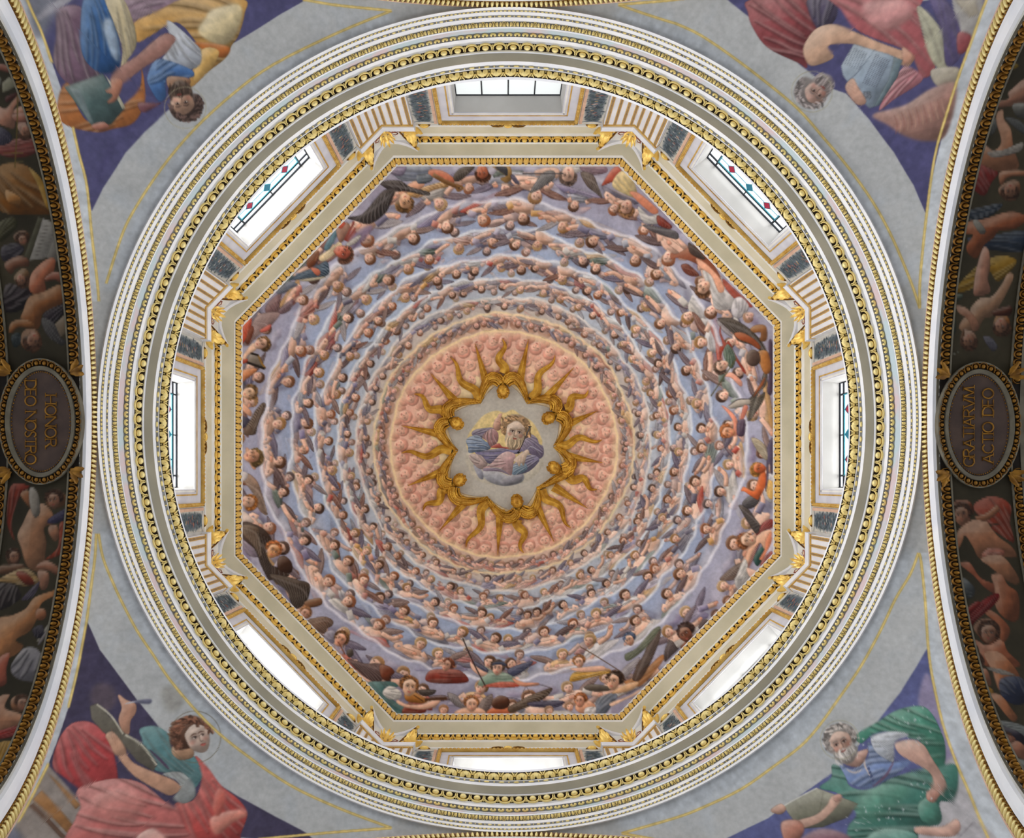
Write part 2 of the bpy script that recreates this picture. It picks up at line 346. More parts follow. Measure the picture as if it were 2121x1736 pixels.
            s.poly(T([(N-.22,-.54),(N,-.5),(N+.22,-.54),(N,-.64)]), (140,66,58), 0, .8, line=0)
        for i in range(int(90*max(1, r/24))):
            a = q.uniform(-.35, PI+.35); R = q.uniform(.8,1.12+wild*.26); x, y = math.cos(a)*R*.95, math.sin(a)*R*1.02+.22
            if y < .62 and abs(x-o) < .62: continue
            d = q.uniform(.18,.36)*(1+wild); s.stroke(T([(x,y),(x+math.cos(a+1.2)*d*.6,y+math.sin(a+1.2)*d*.6),(x+math.cos(a)*d*.4-math.sin(a)*d,y+math.sin(a)*d*.3-d*.1)]), r*q.uniform(.09,.2), H*q.choice([.6,.85,1.1,1.35]), .8)
    def done(s, gain=1.0, grain=.05, seed=3):
        s.a = s.a*.55+np.stack([blur(s.a[..., i], 1) for i in range(3)], -1)*.45
        n = fbm(s.h, s.w, 60, 5, seed)-.5; n2 = fbm(s.h, s.w, 7, 2, seed+1)-.5
        s.a *= (1+grain*2*n+grain*1.2*n2)[..., None]
        s.lin = s2l(np.clip(s.a, 0, 255))*gain
    def sample(s, X, Y):
        x = np.clip((X-s.x0)/s.res, 0, s.w-1.001); y = np.clip((Y-s.y0)/s.res, 0, s.h-1.001)
        xi, yi = x.astype(int), y.astype(int); fx, fy = (x-xi)[:,None], (y-yi)[:,None]; L = s.lin
        return (L[yi,xi]*(1-fx)+L[yi,xi+1]*fx)*(1-fy)+(L[yi+1,xi]*(1-fx)+L[yi+1,xi+1]*fx)*fy
def Zm(ox, oy, k): return lambda L: [(ox+x/k, oy+y/k) for x, y in L]   # detail sketch -> common drawing units

SKIN = (222,176,152)
PAL = [(182,84,70),(164,164,176),(198,192,194),(124,118,142),(110,122,112),(200,150,92),(136,126,156),(184,116,102),(104,98,114),(190,182,176),(166,154,172),(206,150,130)]
def angel(cv, base, up, s, r, skin=SKIN, pal=PAL, wingc=((104,80,78),(120,100,106),(140,112,104),(110,98,116),(132,90,76),(160,150,152)), fade=0.0, tone=(170,168,185)):
    base = np.asarray(base, float); up = np.asarray(up, float); sd = np.array([-up[1], up[0]])*(1 if r.random() < .5 else -1)
    def mixc(c, f=fade): return tuple(np.array(c)*(1-f)+np.array(tone)*f)
    def T(L): return [base+s*(x*1.1*sd+y*.66*up) for x, y in L]
    cv.poly(T([(-.6,-.1),(-.5,.35),(-.25,.7),(0,1.05),(.25,.7),(.5,.35),(.62,-.1)]), (84,82,100), 0, .36*(1-fade), line=0, soft=3)
    dr = mixc(r.choice(pal)); sk = mixc(tuple(np.array(skin)+r.uniform(-14,10))); wc = mixc(r.choice(wingc)); lean = r.uniform(-.16,.16)
    hair = mixc(r.choice([(118,80,56),(96,66,48),(152,112,72),(140,88,60),(82,60,50),(170,136,96)]))
    if r.random() < .62:
        cv.feather(T([(-.14,.5),(-.3,.74),(-.52,.9),(-.84,.96),(-.72,.74),(-.5,.54),(-.2,.38)]), wc, 7)
    if r.random() < .5:
        cv.feather(T([(.14,.5),(.34,.7),(.56,.84),(.9,.84),(.74,.66),(.5,.5),(.2,.36)]), wc, 7)
    nude = r.random() < .5
    body = [(-.3,-.08),(-.33,.2),(-.3,.42),(-.14,.58),(.12,.58),(.28,.42),(.34,.2),(.36,-.08)]
    if nude: cv.poly(T(body), sk, .6)
    else: cv.cloth(T(body), dr, 5, r.randrange(999), k=.6)
    if r.random() < .75:                                      # mantle swung across
        w = r.uniform(.45,.75); cv.cloth(T([(-w,-.06),(-w*.9,.16),(-.36,.3),(.02,.16),(.42,.2),(w,.12),(w*1.05,-.06)]), mixc(r.choice(pal)), 5, r.randrange(999), k=.6)
    hx = lean; hy = .76
    cv.poly(T([(-.09+hx*.4,.52),(-.08+hx*.8,.68),(.09+hx*.8,.68),(.1+hx*.4,.52)]), tuple(np.array(sk)*.92), .3)
    pose = r.randrange(5)
    arm = {0: [[(-.26,.46),(-.4,.2),(-.1,.3),(0,.42)], [(.28,.46),(.42,.2),(.14,.28),(.04,.42)]],
           1: [[(-.26,.48),(-.58,.42),(-.8,.66)], [(.28,.44),(.4,.18),(.1,.14)]],
           2: [[(-.28,.46),(-.44,.2),(-.05,.14),(.2,.2)], [(.3,.46),(.46,.26),(.2,.22),(-.1,.26)]],
           3: [[(-.26,.48),(-.5,.24),(-.72,.06)], [(.28,.48),(.56,.5),(.86,.62)]],
           4: [[(-.26,.48),(-.36,.22),(-.2,.6)], [(.28,.46),(.5,.22),(.72,.2)]]}[pose]
    sleeve = r.random() < .4
    for A in arm:
        n = len(A); cv.stroke(T(A), s*.17, np.array(sk)*.62, .75, False); cv.stroke(T(A), s*.135, sk, 1, False, k=.6)
        if sleeve: cv.stroke(T([A[0], ((A[0][0]+A[1][0])/2,(A[0][1]+A[1][1])/2), A[1]]), s*.19, dr, 1, False, k=.6)
        h = A[-1]; cv.poly(T([(h[0]-.07,h[1]-.04),(h[0]-.05,h[1]+.09),(h[0]+.05,h[1]+.1),(h[0]+.07,h[1]-.04)]), tuple(np.array(sk)*np.array([1,.9,.86])), .4)
    ti = lean*2.2+r.uniform(-.45,.45); t2 = np.array([math.sin(ti), math.cos(ti)]); hup = t2[0]*sd+t2[1]*up
    cv.head(base+s*(hx*sd+hy*.68*up), s*.165, hup, sk, hair, r.uniform(-.9,.9))
# ---------------------------------------------------------------- the building's surfaces
SP, RISE = 29.30, 5.30
DX, DY = 8.10, 8.36                                   # octagon of the vault's springing
_on = []
_c8 = octo(DX, DY, 0)
for k in range(8):
    p, q = _c8[k], _c8[(k+1) % 8]; t = (q-p).normalized(); n = Vector((-t.y, t.x)); n = n if n.dot((p+q).to_2d()) > 0 else -n
    _on.append((n.x, n.y, n.dot(p.to_2d())))
def dome_rho(X, Y):
    ro = np.max([(a*X+b*Y)/d for a, b, d in _on], axis=0); rc = np.sqrt((X/DX)**2+(Y/DY)**2)
    w = np.clip((ro-.5)/.5, 0, 1); w = w*w*(3-2*w)
    return ro*w+rc*(1-w)
def dome_z(X, Y): return SP+RISE*np.clip(1-dome_rho(X, Y)**2, 0, 1)**.9
def ray(P, zf, z0, n=14):                              # where the line of sight through a point of the frame meets a surface
    P = np.asarray(P, float); z = np.full(len(P), float(z0))
    for i in range(n):
        X = CX+(P[:,0]-PPU)*z/F; Y = CY+(P[:,1]-PPV)*z/F; z = zf(X, Y)
    return np.stack([X, Y], 1), z
_tu, _tv = np.arange(340, 1764, 4.0), np.arange(200, 1640, 4.0); _gu, _gv = np.meshgrid(_tu, _tv)
_tab = ray(np.stack([_gu.ravel(), _gv.ravel()], 1), dome_z, 32.0)[0].reshape(len(_tv), len(_tu), 2)   # computed once, then interpolated
def dome_at(P):
    P = np.asarray(P, float); x = np.clip((P[:,0]-340)/4, 0, len(_tu)-1.001); y = np.clip((P[:,1]-200)/4, 0, len(_tv)-1.001); xi, yi = x.astype(int), y.astype(int); fx, fy = (x-xi)[:,None], (y-yi)[:,None]
    return (_tab[yi,xi]*(1-fx)+_tab[yi,xi+1]*fx)*(1-fy)+(_tab[yi+1,xi]*(1-fx)+_tab[yi+1,xi+1]*fx)*fy
def ray2(P, zf, z0, z1, n=40):                         # the same by marching and halving, for the steep surfaces
    P = np.asarray(P, float); U = (P[:,0]-PPU)/F; V = (P[:,1]-PPV)/F
    f = lambda z: zf(CX+U*z, CY+V*z)-z
    lo = np.full(len(P), z0); hi = np.full(len(P), z1); found = np.zeros(len(P), bool)
    for z in np.linspace(z0, z1, n)[1:]:
        neg = (f(np.full(len(P), z)) < 0) & ~found; hi[neg] = z; found |= neg; lo[~found] = z
    for i in range(18):
        m = (lo+hi)/2; neg = f(m) < 0; hi = np.where(neg, m, hi); lo = np.where(neg, lo, m)
    return np.stack([CX+U*lo, CY+V*lo], 1)
R0 = 8.545; AW, AH = 7.65, 5.1                         # ring radius; arch half width and height of its curved part
def pend_z(X, Y):
    y2 = np.clip(X*X+Y*Y-R0*R0, 0, AW*AW*.9995)
    return 19.98-AH*(1-np.sqrt(1-y2/(AW*AW)))
def pend_at(P): return ray2(P, pend_z, 11.0, 20.0)
def arch_pt(k, y):                                     # k = 0 outer edge of the archivolt, 1 the intrados
    w = AW+(6.70-AW)*k; h = AH+(4.4-AH)*k; z0 = 19.98+(19.30-19.98)*k
    return z0-h*(1-np.sqrt(np.clip(1-(y/w)**2, 0, 1)))
def soff_z(X, Y): return arch_pt(1.0, np.clip(Y, -6.66, 6.66))
def soff_at(P): return ray2(P, soff_z, 11.0, 20.0)

# ---------------------------------------------------------------- the vault's fresco
C0 = np.array([1044., 923.])
cv = Canvas(-8.5, -8.7, 8.5, 8.7, .0125, dome_at, (165,160,178))
r_ = random.Random(5)
yy, xx = np.mgrid[0:cv.h, 0:cv.w]; PX = cv.x0+xx*cv.res; PY = cv.y0+yy*cv.res
cen = dome_at([C0])[0]; PR = np.hypot(PX-cen[0], PY-cen[1]); PT = np.arctan2(PY-cen[1], PX-cen[0])
def rm(rpx):
    a = dome_at([C0+[rpx,0], C0-[rpx,0], C0+[0,rpx], C0-[0,rpx]]); return float(np.mean(np.hypot(a[:,0]-cen[0], a[:,1]-cen[1])))
RB = [237, 272, 307, 347, 391, 444, 503]
MR = [rm(v) for v in RB]; MPP = MR[3]/347
n1 = fbm(cv.h, cv.w, 120, 5, 1); n2 = fbm(cv.h, cv.w, 40, 4, 2)
def wav(i, amp): 
    q = random.Random(i*13+1); o = np.zeros_like(PT)
    for f in (7, 13, 23, 37, 61): o += np.sin(f*PT+q.uniform(0, 6.28))*q.uniform(.4, 1)*(7/f)**.35
    return o*amp*MPP*.45
wv = [wav(i, 3.0+i*.9) for i in range(7)]
A = cv.a
stops = [(0,(222,208,178)),(105,(222,206,174)),(140,(228,204,160)),(168,(228,190,160)),(212,(222,172,154)),(237,(226,186,160))]
pr = np.array([rm(v) if v else 0 for v, _ in stops]); pc = np.array([c for _, c in stops], float)
for ch in range(3): A[..., ch] = np.interp(PR+ (n2-.5)*.5, pr, pc[:, ch])
bands = [((196,160,148),(206,176,160)),((184,170,170),(202,184,170)),((166,168,182),(190,186,190)),((156,166,186),(186,186,194)),((150,160,186),(180,180,190)),((150,156,180),(170,168,180)),((158,156,174),(156,148,162))]
for i in range(7):
    ri = MR[i]+wv[i]; ro = (MR[i+1]+wv[i+1]) if i < 6 else MR[6]+2.1
    t = np.clip((PR-ri)/(ro-ri)+(n1-.5)*.9, 0, 1)[..., None]; sel = (PR >= ri)
    c = np.array(bands[i][0], float)*(1-t)+np.array(bands[i][1], float)*t
    A[sel] = c[sel]
# purple shadows of the outermost clouds
sh = np.clip((PR-MR[6])/1.6, 0, 1)*np.clip((n1-.47)*5, 0, 1); A[:] = A*(1-.42*sh[..., None])+np.array((96,82,112))*.42*sh[..., None]
lt = np.clip((PR-MR[5])/1.2, 0, 1)*np.clip((.43-n2)*6, 0, 1); A[:] = A*(1-.45*lt[..., None])+np.array((206,202,216))*.45*lt[..., None]
def polr(i, off, a):                                       # a point near the edge of cloud ring i, OFF drawing units inside it
    ix = np.argmin(np.abs(np.arange(-np.pi, np.pi, .01)-a)); R = MR[i]-off*MPP; X, Y = cen[0]+R*math.cos(a), cen[1]+R*math.sin(a); z = float(dome_z(X, Y)); return np.array([PPU+(X-CX)*F/z, PPV+(Y-CY)*F/z])
def pol(rad, a): return C0+rad*np.array([math.cos(a), math.sin(a)])
# rings of cherubs' heads in the glory
for rad, cnt, sz, fade, hair in ((150,30,12,.78,(206,140,112)),(181,38,13.5,.66,(204,136,112)),(214,44,15,.52,(196,116,100)),(255,51,16,.08,(150,88,64))):
    kk = 1.0 if rad > 240 else .55
    for j in range(cnt):
        a = 2*PI*(j+.3*r_.random())/cnt; c = pol(rad+r_.uniform(-2,2), a); up = -np.array([math.cos(a), math.sin(a)]); sd = np.array([-up[1], up[0]])
        tone = np.array((226,180,156)); fx = lambda c_: tuple(np.array(c_)*(1-fade)+tone*fade)
        for sg in (-1, 1):
            cv.poly([c+sz*(sg*x*sd+y*up) for x, y in ((.5,-.4),(1.1,-.1),(1.5,-.7),(1.2,-1.2),(.5,-1.15))], fx((196,118,100)), .5*kk, .8, line=.2*kk)
        cv.head(c, sz*.82, up, fx((228,172,150)), fx(hair), r_.uniform(-.9,.9), True, False, kk)
# rings of angels rising out of the clouds, heads towards the centre
RIMC = [(232,206,160),(230,208,168),(218,212,208),(214,218,224),(214,218,228),(212,216,226),(214,212,222)]
def rim(i):
    d = (PR-(MR[i]+wv[i]))/MPP; bw = ((RB[i+1]-RB[i]) if i < 6 else 60)
    a = np.clip(1-np.abs(d+2.6)/3.6, 0, 1)**.7*.95; a0 = np.clip(1-np.abs(d+8)/7, 0, 1)*.42*(n2*1.7).clip(0, 1)
    sky = np.clip(1-(d-1)/(bw*.5), 0, 1)*(d > -1)*.85
    for al, c in ((sky, np.array(SKYC[i])), (a0, np.array(RIMC[i])*.95), (a, np.array(RIMC[i]))):
        A[:] = A*(1-al[..., None])+c*al[..., None]
SKYC = [(206,176,156),(196,184,172),(176,184,194),(164,178,200),(156,170,198),(152,164,192),(160,160,182)]
rim(0)
for i, (cnt, sz, fade) in enumerate(((50,35,.2),(50,37,.12),(50,43,.05),(49,49,.0),(44,58,.0),(36,65,.0))):
    rim_r = RB[i+1]
    for lay in (0, 1):                                     # a paler row peeping out behind, then the row in front
        m = cnt if lay else int(cnt*.6)
        for j in range(m):
            a = 2*PI*(j+r_.uniform(-.22,.22)+.5*lay)/m; up = -np.array([math.cos(a), math.sin(a)]); tw = r_.uniform(-.4,.4)
            up = np.array([up[0]*math.cos(tw)-up[1]*math.sin(tw), up[0]*math.sin(tw)+up[1]*math.cos(tw)])
            tone = bands[min(i+1,6)][0]
            sk = (228,166,146) if i == 0 else SKIN
            angel(cv, polr(i+1, 3+(6+i*2)*(1-lay), a), up, sz*(.84 if not lay else r_.uniform(.92,1.1)), r_, sk, fade=fade if lay else fade+.28, tone=tone)
    rim(i+1)
for j in range(110):                                       # billows of cloud
    a = r_.uniform(0, 2*PI); rr = r_.uniform(508,600); c = pol(rr, a); t_ = np.array([-math.sin(a), math.cos(a)]); n_ = np.array([math.cos(a), math.sin(a)]); L = r_.uniform(14,40)
    cv.poly([c-t_*L, c-t_*L*.5-n_*8, c-n_*4, c+t_*L*.5-n_*9, c+t_*L, c+t_*L*.4+n_*8, c-t_*L*.5+n_*7], r_.choice([(126,112,140),(146,134,156),(164,156,174),(186,182,196)]), .55, .7, line=0, soft=2)
# small figures between the big ones at the springing
for j in range(44):
    a = 2*PI*(j+r_.uniform(-.3,.3))/44; rr = r_.uniform(550,590)
    if abs(math.cos(a)) > .7 or abs(math.sin(a)) > .7: rr -= 6
    angel(cv, pol(rr, a), -np.array([math.cos(a), math.sin(a)]), r_.uniform(60,84), r_, fade=.06, tone=(150,140,160))
# the large angels at the foot of the vault, one by one
Z2 = Zm(700,0,2.993); ZB = Zm(700,1156,2.993); ZK = Zm(500,350,5.787); ZL = Zm(500,650,6.944); ZMm = Zm(490,900,5.787)
ZN = Zm(560,1180,5.6); ZO = Zm(1260,1180,5.787); ZP = Zm(1360,900,5.787); ZQ = Zm(1360,620,6.2)
Wg = lambda Z, P, c, n=9: cv.feather(Z(P), c, n)
Cl = lambda Z, P, c, f=5: cv.cloth(Z(P), c, f)
Po = lambda Z, P, c, **k: cv.poly(Z(P), c, **k)
def Hd(Z, x, y, rpx, c, hair, turn=0.0, up=None):
    p = np.array(Z([(x, y)])[0]); u = up if up is not None else (C0-p)/np.linalg.norm(C0-p); u = np.array(u, float)
    if rpx >= 13: cv.portrait(p, rpx*.84, u, c, hair, turn, None, .15, int(x))
    else: cv.head(p, rpx*.84, u/np.linalg.norm(u), c, hair, turn)
BR = (74,66,64)
# top: viol player, harpist, trumpeter
Cl(Z2, [(330,1045),(420,1025),(560,1030),(590,1080),(530,1130),(470,1125),(380,1115)], (120,126,142))
Cl(Z2, [(420,1030),(300,1035),(330,1080),(400,1090)], (150,136,160), 3)
Po(Z2, [(470,1125),(540,1140),(500,1185),(470,1170),(400,1215),(380,1190)], (216,158,128))
Po(Z2, [(570,1055),(650,1060),(720,1110),(705,1145),(620,1105),(565,1100)], (196,116,88))
Cl(Z2, [(490,1090),(560,1080),(590,1110),(560,1135),(500,1140)], (104,112,122), 3)
cv.stroke(Z2([(590,1085),(670,1130),(760,1165)]), 9, (120,84,50), 1, False, k=.5); cv.stroke(Z2([(735,1150),(775,1165),(750,1185),(735,1168)]), 5, (132,96,58), 1, False)
Wg(Z2, [(260,1130),(380,1120),(450,1160),(560,1190),(560,1215),(430,1190),(360,1190),(300,1170)], BR, 7)
Wg(Z2, [(360,1170),(290,1180),(230,1240),(150,1330),(60,1350),(110,1372),(200,1390),(290,1330),(330,1260),(350,1210)], BR, 11)
Hd(Z2, 410, 1255, 19, (214,164,126), (112,82,52), -.6)
Wg(Z2, [(720,1085),(770,1040),(850,1035),(800,1090),(760,1122),(725,1125)], (88,78,70), 6)
Hd(Z2, 900, 1070, 17, (196,112,80), (84,54,38), .3)
Po(Z2, [(940,1030),(1000,1030),(960,1090),(930,1060)], (176,170,182))
Po(Z2, [(958,1030),(1062,1028),(1078,1105),(1045,1135),(1008,1110),(1040,1095),(1030,1085),(968,1042)], (158,122,74)); Po(Z2, [(975,1036),(1045,1036),(1052,1090),(1030,1082)], (64,64,70), line=0)
for q in range(5): cv.stroke(Z2([(982+q*14,1038),(1034+q*5,1086)]), .8, (150,140,120), .7)
Wg(Z2, [(1070,1095),(1090,1085),(1128,1140),(1100,1138)], (84,78,96), 3)
Po(Z2, [(1225,1058),(1320,1036),(1375,1056),(1360,1110),(1310,1085),(1230,1092)], (210,170,150))
Cl(Z2, [(1380,1032),(1480,1030),(1520,1045),(1480,1075),(1400,1060)], (190,184,182)); Cl(Z2, [(1500,1036),(1650,1032),(1665,1072),(1560,1086)], (142,114,126))
Wg(Z2, [(1345,1068),(1310,1058),(1262,1080),(1215,1150),(1190,1195),(1232,1186),(1290,1150),(1342,1110)], (116,112,112), 9)
Wg(Z2, [(1505,1068),(1580,1085),(1612,1150),(1640,1228),(1598,1198),(1540,1150)], (106,92,84), 8)
Hd(Z2, 1430, 1085, 19, (222,180,158), (96,80,72), .2); cv.stroke(Z2([(1145,1079),(1400,1078)]), 2.6, (84,80,84), 1, False)
# upper right: red and yellow angel, harpist with pale robe
Po(Z2, [(1640,1140),(1700,1050),(1745,1038),(1775,1120),(1700,1132),(1645,1152)], (176,86,68)); Cl(Z2, [(1700,1150),(1760,1060),(1835,1130),(1855,1222),(1790,1210)], (218,192,134))
Po(Z2, [(1810,1190),(1870,1200),(1985,1300),(1960,1330),(1900,1290),(1830,1222)], (210,132,102)); Cl(Z2, [(1865,1280),(1930,1340),(1990,1328),(1982,1390),(1900,1382),(1868,1330)], (190,184,180))
Wg(Z2, [(1985,1335),(2070,1400),(2050,1422),(1985,1392)], (124,56,46), 4); Wg(Z2, [(1890,1395),(1990,1408),(2100,1438),(2100,1485),(1960,1442)], (92,86,88), 8)
Hd(Z2, 1795, 1290, 17, (220,170,146), (142,104,72), .5)
for s_ in (0, 1):
    Zr = Zm(1260,340,985/300)
Po(Zr, [(560,560),(640,560),(760,760),(740,790),(600,680),(480,640),(430,650),(425,605),(470,610)], (150,88,64)); Wg(Zr, [(545,535),(600,570),(660,640),(640,650),(560,610)], (80,66,60), 5)
Cl(Zr, [(640,730),(720,740),(800,860),(850,900),(840,985),(730,985),(700,880)], (196,190,188)); Wg(Zr, [(495,690),(540,680),(600,730),(620,760),(570,765),(520,740)], (120,66,52), 5)
Po(Zr, [(600,640),(680,690),(770,790),(790,860),(750,870),(700,760),(620,700)], (222,160,130)); Cl(Zr, [(780,780),(860,850),(985,970),(900,950),(800,850)], (170,74,58)); Hd(Zr, 655, 850, 17, (226,178,150), (118,84,60), .7)
# left upper: yellow angel with panpipes, brown-sleeved one
Cl(ZK, [(930,1060),(1080,950),(1180,870),(1205,940),(1100,1040),(980,1112)], (220,196,154)); Cl(ZK, [(1000,920),(1130,720),(1155,780),(1080,940),(1020,985)], (88,122,136)); Po(ZK, [(1140,700),(1260,640),(1312,720),(1262,830),(1180,882)], (152,114,98)); Po(ZK, [(1160,690),(1220,640),(1250,660),(1200,720)], (190,86,64))
for q in ((1240,860,1330,690,1350,632),(1262,872,1345,745,1370,706),(1285,880,1350,790,1375,752)): cv.stroke(ZK([q[:2], q[2:4], q[4:]]), 5, (142,70,60), 1, False, k=.5)
Po(ZK, [(1290,860),(1420,730),(1560,680),(1565,745),(1430,905),(1320,965)], (122,106,138), line=0, soft=2, alpha=.8); Wg(ZK, [(1260,900),(1400,800),(1440,810),(1380,890),(1290,930)], (176,168,160), 5)
Po(ZK, [(1110,975),(1190,920),(1200,1010),(1130,1020)], (206,118,92)); Hd(ZK, 1215, 1030, 19, (206,108,84), (108,74,58), -.8, (1,.25))
Wg(ZK, [(575,1335),(700,1250),(880,1180),(1020,1108),(1060,1230),(1000,1295),(800,1315),(690,1330)], (74,90,106), 9); Po(ZK, [(700,1332),(1000,1292),(960,1322),(800,1352)], (180,168,142))
Cl(ZK, [(790,1085),(920,980),(935,1060),(890,1150),(810,1192)], (132,78,52)); Po(ZK, [(830,1190),(920,1198),(952,1250),(908,1282)], (204,116,90))
Wg(ZK, [(310,1620),(480,1480),(470,1600),(440,1740),(300,1740)], (122,92,92), 7); Wg(ZK, [(450,1690),(620,1560),(590,1690),(480,1745)], (118,94,100), 6)
Cl(ZK, [(420,1480),(560,1350),(680,1390),(600,1440),(500,1500)], (112,116,130))
# left: harper with the great feathered wing
Cl(ZL, [(10,190),(150,60),(125,250),(60,385),(10,425)], (194,84,58)); Wg(ZL, [(200,60),(330,-10),(560,-10),(465,140),(370,230),(210,350),(115,460),(40,450),(60,390),(120,250)], (150,124,120), 14)
Po(ZL, [(60,390),(150,180),(185,250),(112,440)], (112,64,48)); Po(ZL, [(280,230),(430,150),(402,242),(292,272)], (194,98,84))
Po(ZL, [(12,640),(110,480),(190,420),(225,500),(160,565),(100,600),(50,690)], (226,182,152)); Hd(ZL, 300, 450, 16, (218,172,146), (122,90,58), -.7, (.85,-.5))
Po(ZL, [(88,702),(140,568),(252,600),(335,762),(345,792),(200,742)], (124,112,100)); cv.stroke(ZL([(245,598),(300,720),(350,785)]), 4, (150,112,56), 1, False); cv.stroke(ZL([(135,570),(250,602)]), 4, (44,36,32), 1, False); cv.stroke(ZL([(80,700),(200,745),(345,795)]), 5, (52,44,40), 1, False)
Po(ZL, [(12,672),(90,650),(82,702),(12,722)], (186,84,62)); Po(ZL, [(12,820),(205,788),(212,840),(40,972),(12,982)], (196,126,84)); Hd(ZL, 110, 1130, 16, (218,176,142), (110,82,52), .4, (1,-.1))
Po(ZL, [(15,1285),(80,1330),(152,1420),(132,1482),(15,1385)], (208,152,122)); Cl(ZL, [(12,1480),(120,1520),(130,1600),(12,1640)], (70,64,84), 3)
Wg(ZL, [(200,1740),(230,1640),(280,1500),(335,1400),(352,1300),(300,1288),(200,1400),(130,1530),(60,1640),(40,1740)], (104,84,70), 12)
# left lower: dark angel with spread wings
Po(ZMm, [(110,180),(150,175),(235,395),(195,412),(130,280)], (222,162,126)); Hd(ZMm, 200, 290, 19, (220,160,126), (112,90,56), -.9, (.95,-.3))
Wg(ZMm, [(92,560),(140,470),(250,560),(305,700),(345,840),(372,965),(318,950),(258,880),(215,740),(150,640)], (152,122,102), 14); Po(ZMm, [(70,450),(140,470),(120,540),(72,555)], (196,186,184))
Hd(ZMm, 140, 820, 17, (226,180,152), (170,108,54), -.5, (1,0)); Po(ZMm, [(70,930),(120,940),(210,1040),(190,1062),(75,1045)], (210,188,176))
Cl(ZMm, [(72,1280),(205,1320),(260,1470),(130,1440)], (142,126,142)); Wg(ZMm, [(75,1055),(220,1078),(345,1150),(425,1270),(372,1322),(360,1420),(420,1560),(500,1600),(640,1690),(430,1745),(380,1740),(290,1560),(220,1380),(75,1240)], (74,58,50), 16)
Wg(ZMm, [(78,1085),(250,1110),(282,1200),(300,1500),(200,1330),(78,1200)], (110,90,74), 9); Po(ZMm, [(495,1500),(570,1455),(652,1520),(674,1600),(640,1665),(505,1625)], (76,52,40)); Hd(ZMm, 435, 1390, 17, (212,152,102), (168,100,56), .4, (.6,-.8))
Wg(ZN, [(-10,50),(180,80),(320,120),(440,155),(465,230),(425,360),(330,455),(250,400),(190,250),(60,150)], (80,66,56), 14); Po(ZN, [(395,380),(500,338),(592,338),(592,412),(450,442)], (126,88,62))
Hd(ZN, 400, 510, 13, (208,152,126), (150,104,70), .3); Wg(ZN, [(435,600),(520,560),(640,548),(725,590),(722,650),(660,690),(640,745),(560,720)], (120,92,76), 8)
Cl(ZN, [(620,760),(720,700),(780,780),(720,860)], (150,142,160), 3); Po(ZN, [(740,860),(780,950),(855,1000),(842,1042),(760,952)], (206,162,142)); Cl(ZN, [(835,980),(900,1000),(960,1060),(1005,1165),(940,1130),(866,1050)], (192,104,88), 3)
Hd(ZN, 820, 815, 16, (220,156,126), (116,80,50), -.2, (.5,-.85)); cv.stroke(ZN([(790,840),(870,990)]), 2.4, (120,70,50), 1, False); Po(ZN, [(880,950),(950,925),(965,990),(915,1025)], (78,68,60))
Wg(ZN, [(895,1040),(1000,1060),(1100,1090),(1250,1090),(1385,1128),(1442,1190),(1410,1240),(1390,1312),(1330,1272),(1240,1312),(1130,1272),(1040,1200),(960,1120)], (94,70,66), 12); Po(ZN, [(1270,1110),(1385,1128),(1442,1190),(1402,1232),(1370,1300),(1290,1250)], (116,62,42))
# bottom: violin player in teal, winged pair, lute player
Cl(ZN, [(1130,1340),(1300,1298),(1430,1308),(1485,1360),(1340,1372),(1312,1440),(1400,1500),(1520,1560),(1690,1600),(1690,1680),(1430,1680)], (72,108,106), 7); Cl(ZN, [(1305,1420),(1370,1355),(1450,1368),(1525,1430),(1502,1502),(1400,1512),(1328,1470)], (206,200,194))
Cl(ZB, [(440,900),(540,930),(530,965),(400,965)], (126,58,44)); Po(ZB, [(372,880),(430,908),(520,908),(600,878),(642,876),(604,922),(520,942),(420,928),(366,900)], (218,168,142)); Wg(ZB, [(495,820),(600,818),(605,835),(580,852),(530,858)], (72,62,56), 5)
Po(ZB, [(412,850),(440,832),(480,834),(520,858),(560,880),(545,898),(505,902),(430,890)], (166,108,50)); cv.stroke(ZB([(540,880),(675,872)]), 6, (84,56,38), 1, False); cv.stroke(ZB([(470,852),(530,890)]), 1.6, (60,36,22), 1, False)
Hd(ZB, 440, 800, 20, (228,182,150), (132,88,52), .3, (.25,-1))
Wg(ZB, [(770,905),(740,855),(680,835),(695,880),(738,922),(792,935)], (128,118,118), 8); Wg(ZB, [(880,930),(895,880),(958,845),(952,912),(910,968)], (122,104,98), 8); Po(ZB, [(725,968),(780,930),(880,930),(910,968)], (222,170,140)); Hd(ZB, 828, 910, 16, (224,170,140), (148,96,60), .2)
Hd(ZB, 655, 945, 11, (214,160,134), (150,106,74), .2); Po(ZB, [(925,968),(960,928),(1050,922),(1085,945),(1060,968)], (192,104,68)); Wg(ZB, [(1055,930),(1120,890),(1200,850),(1325,806),(1305,852),(1230,902),(1150,937),(1075,962)], (96,76,60), 11); Po(ZB, [(955,890),(1000,855),(1055,868),(1065,912),(1030,938),(968,932)], (86,52,36))
Wg(ZB, [(1180,898),(1280,888),(1405,890),(1350,928),(1200,922)], (72,66,86), 6); Hd(ZB, 1310, 950, 10, (206,160,136), (150,116,90), .2)
Cl(ZB, [(1605,880),(1700,838),(1735,860),(1705,905),(1660,968),(1605,968)], (112,118,132)); Cl(ZB, [(1775,770),(1880,720),(2000,606),(2022,630),(1920,762),(1850,802)], (178,118,72)); Po(ZB, [(1700,832),(1780,785),(1862,768),(1850,802),(1790,832),(1720,842)], (208,162,122))
Po(ZB, [(1530,800),(1580,783),(1680,798),(1695,822),(1600,830),(1540,818)], (92,82,72)); Po(ZB, [(1690,900),(1800,858),(1872,818),(1862,842),(1760,892),(1700,922)], (218,178,152)); Hd(ZB, 1722, 765, 19, (218,168,138), (76,56,44), -.9, (-.1,-1))
